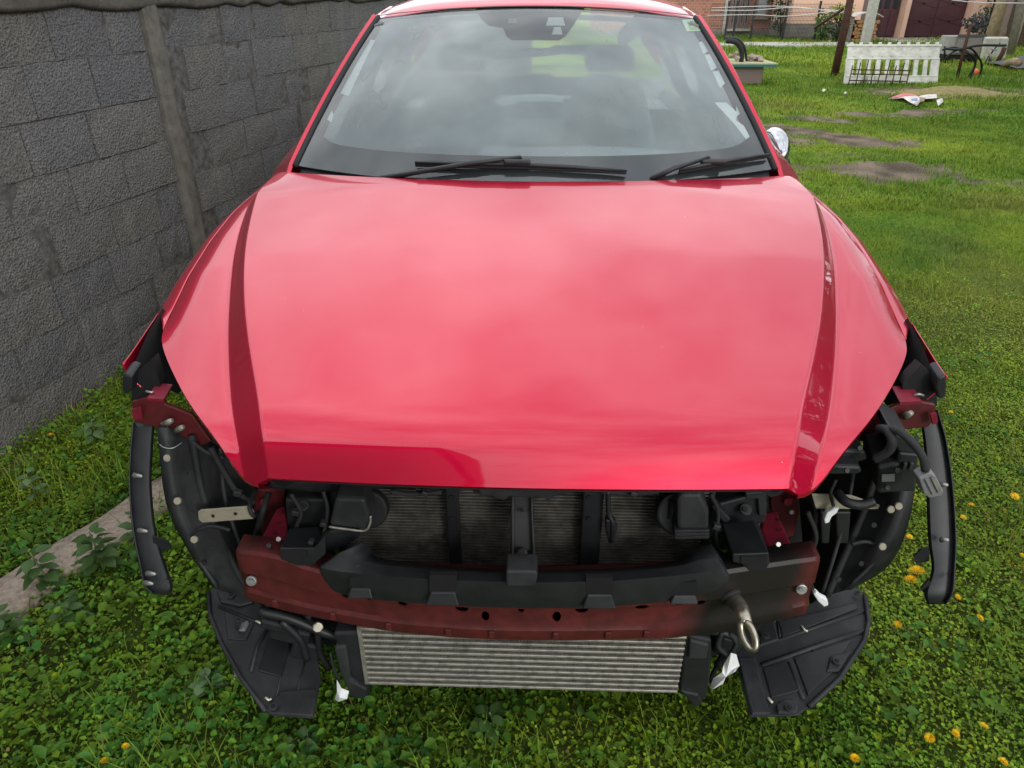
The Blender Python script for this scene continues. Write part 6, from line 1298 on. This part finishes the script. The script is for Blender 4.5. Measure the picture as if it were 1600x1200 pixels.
# low mound of dug earth and straw in front of the barrier's right end is part of the lawn
g = W(1490, 148); tag(mb_grid('earth_mound', [[(g[0] + x, g[1] + y, .16 * math.exp(-(x / .8) ** 2 - (y / .35) ** 2) - .02 + .03 * float(vn(x * 8, y * 8, 1, 3))) for x in np.linspace(-1.5, 1.8, 22)] for y in np.linspace(-.7, .8, 14)], mat('dry_earth_straw', (.30, .24, .13), .95, 0, .1, noise_amt=.6, noise_scale=14, dark=(.14, .13, .04)), smooth=True), kind='structure')

# ================================================================== WHAT STANDS OR IS ADDED AROUND, MIRRORED IN THE PAINT
rh = tag(empty('rendered_house', (-5, -2.0, 0)), 'grey rendered house behind the viewpoint, mirrored in the bonnet nose', 'house')
lbox('wall', -12, -1.8, -9, -2.0, 0, 6.6, 'plaster_grey', rh); gable(rh, -12.4, -1.6, -9, -2.0, 6.6, 2.4, 'rooftile')
for xx in (-8.5, -4.2): 
    w_ = lbox('window', xx, xx + 1.3, -1.998, -1.94, 1.1, 2.5, 'concpost', rh); mb_box('pane', (xx + .65 + 5, .066, 1.8), (1.1, .012, 1.2), 'darkglass', w_)
def tree(x, y, hgt, w, m, label):
    o = tag(empty('added_tree', (x, y, 0)), label, 'tree'); mb_tube('added_trunk', [(0, 0, -.1), (.05, 0, hgt * .3), (0, .1, hgt * .62)], [.2, .15, .06], 'bark', o); mb = MB()
    for k in range(3200):
        u = rng.normal(0, 1, 3); u /= np.linalg.norm(u); r_ = rng.uniform(.3, 1) ** .5 * (1 + .22 * math.sin(5 * u[0] + 2) * math.cos(4 * u[1] + 3 * u[2]))
        p = Vector((u[0] * r_ * w / 2, u[1] * r_ * w / 2, hgt * .62 + u[2] * r_ * hgt * .38)); a = Vector(rng.normal(0, 1, 3)).normalized() * .2; b = Vector(rng.normal(0, 1, 3)).normalized() * .14
        mb.add([p - a * .5, p + b * .5, p + a, p - b * .5], [(0, 1, 2, 3)])
    tag(mb.build('added_crown', m, o), kind='stuff')
tree(11, 6, 5.5, 5, 'foliage', 'tall dark tree added out of view to the right of the yard'); tree(14, 11, 6.5, 6, 'foliage3', 'broad green tree added out of view to the right, behind the dark one'); tree(16, 6.5, 6, 5, 'foliage3', 'green tree added far out to the right before the pale house'); tree(19, 17, 7, 6, 'foliage', 'dark tree added far out to the right by the shed')  # unseen trees added for the dark reflection along the right bonnet crease
nh = tag(empty('neighbour_house', (20, 4, 0)), 'plain pale house far out to the right of the yard', 'house'); lbox('wall', 20, 28, -2, 14, 0, 4, 'plaster_grey', nh); gable(nh, 19.6, 28.4, -2, 14, 4, 2.4, 'rooftile')

# unseen belt of trees added on the right to darken the bonnet crease's reflection
mb = MB()
for k in range(9000):
    t_ = rng.random(); x0 = 26 + 3 * math.sin(t_ * 40) + rng.normal(0, 1.2); y0 = -18 + 62 * t_
    hh = (5.5 + 2.2 * float(vn(t_ * 24, 1, 1, 77))); p = Vector((x0, y0, .2 + hh * rng.random() ** .8)); a = Vector(rng.normal(0, 1, 3)).normalized() * .7; b = Vector(rng.normal(0, 1, 3)).normalized() * .5
    mb.add([p - a * .5, p + b * .5, p + a, p - b * .5], [(0, 1, 2, 3)])
tag(mb.build('added_tree_belt', 'foliage', None), 'dark far-off belt of trees added on the right, mirrored in the bonnet crease', 'trees', kind='stuff')
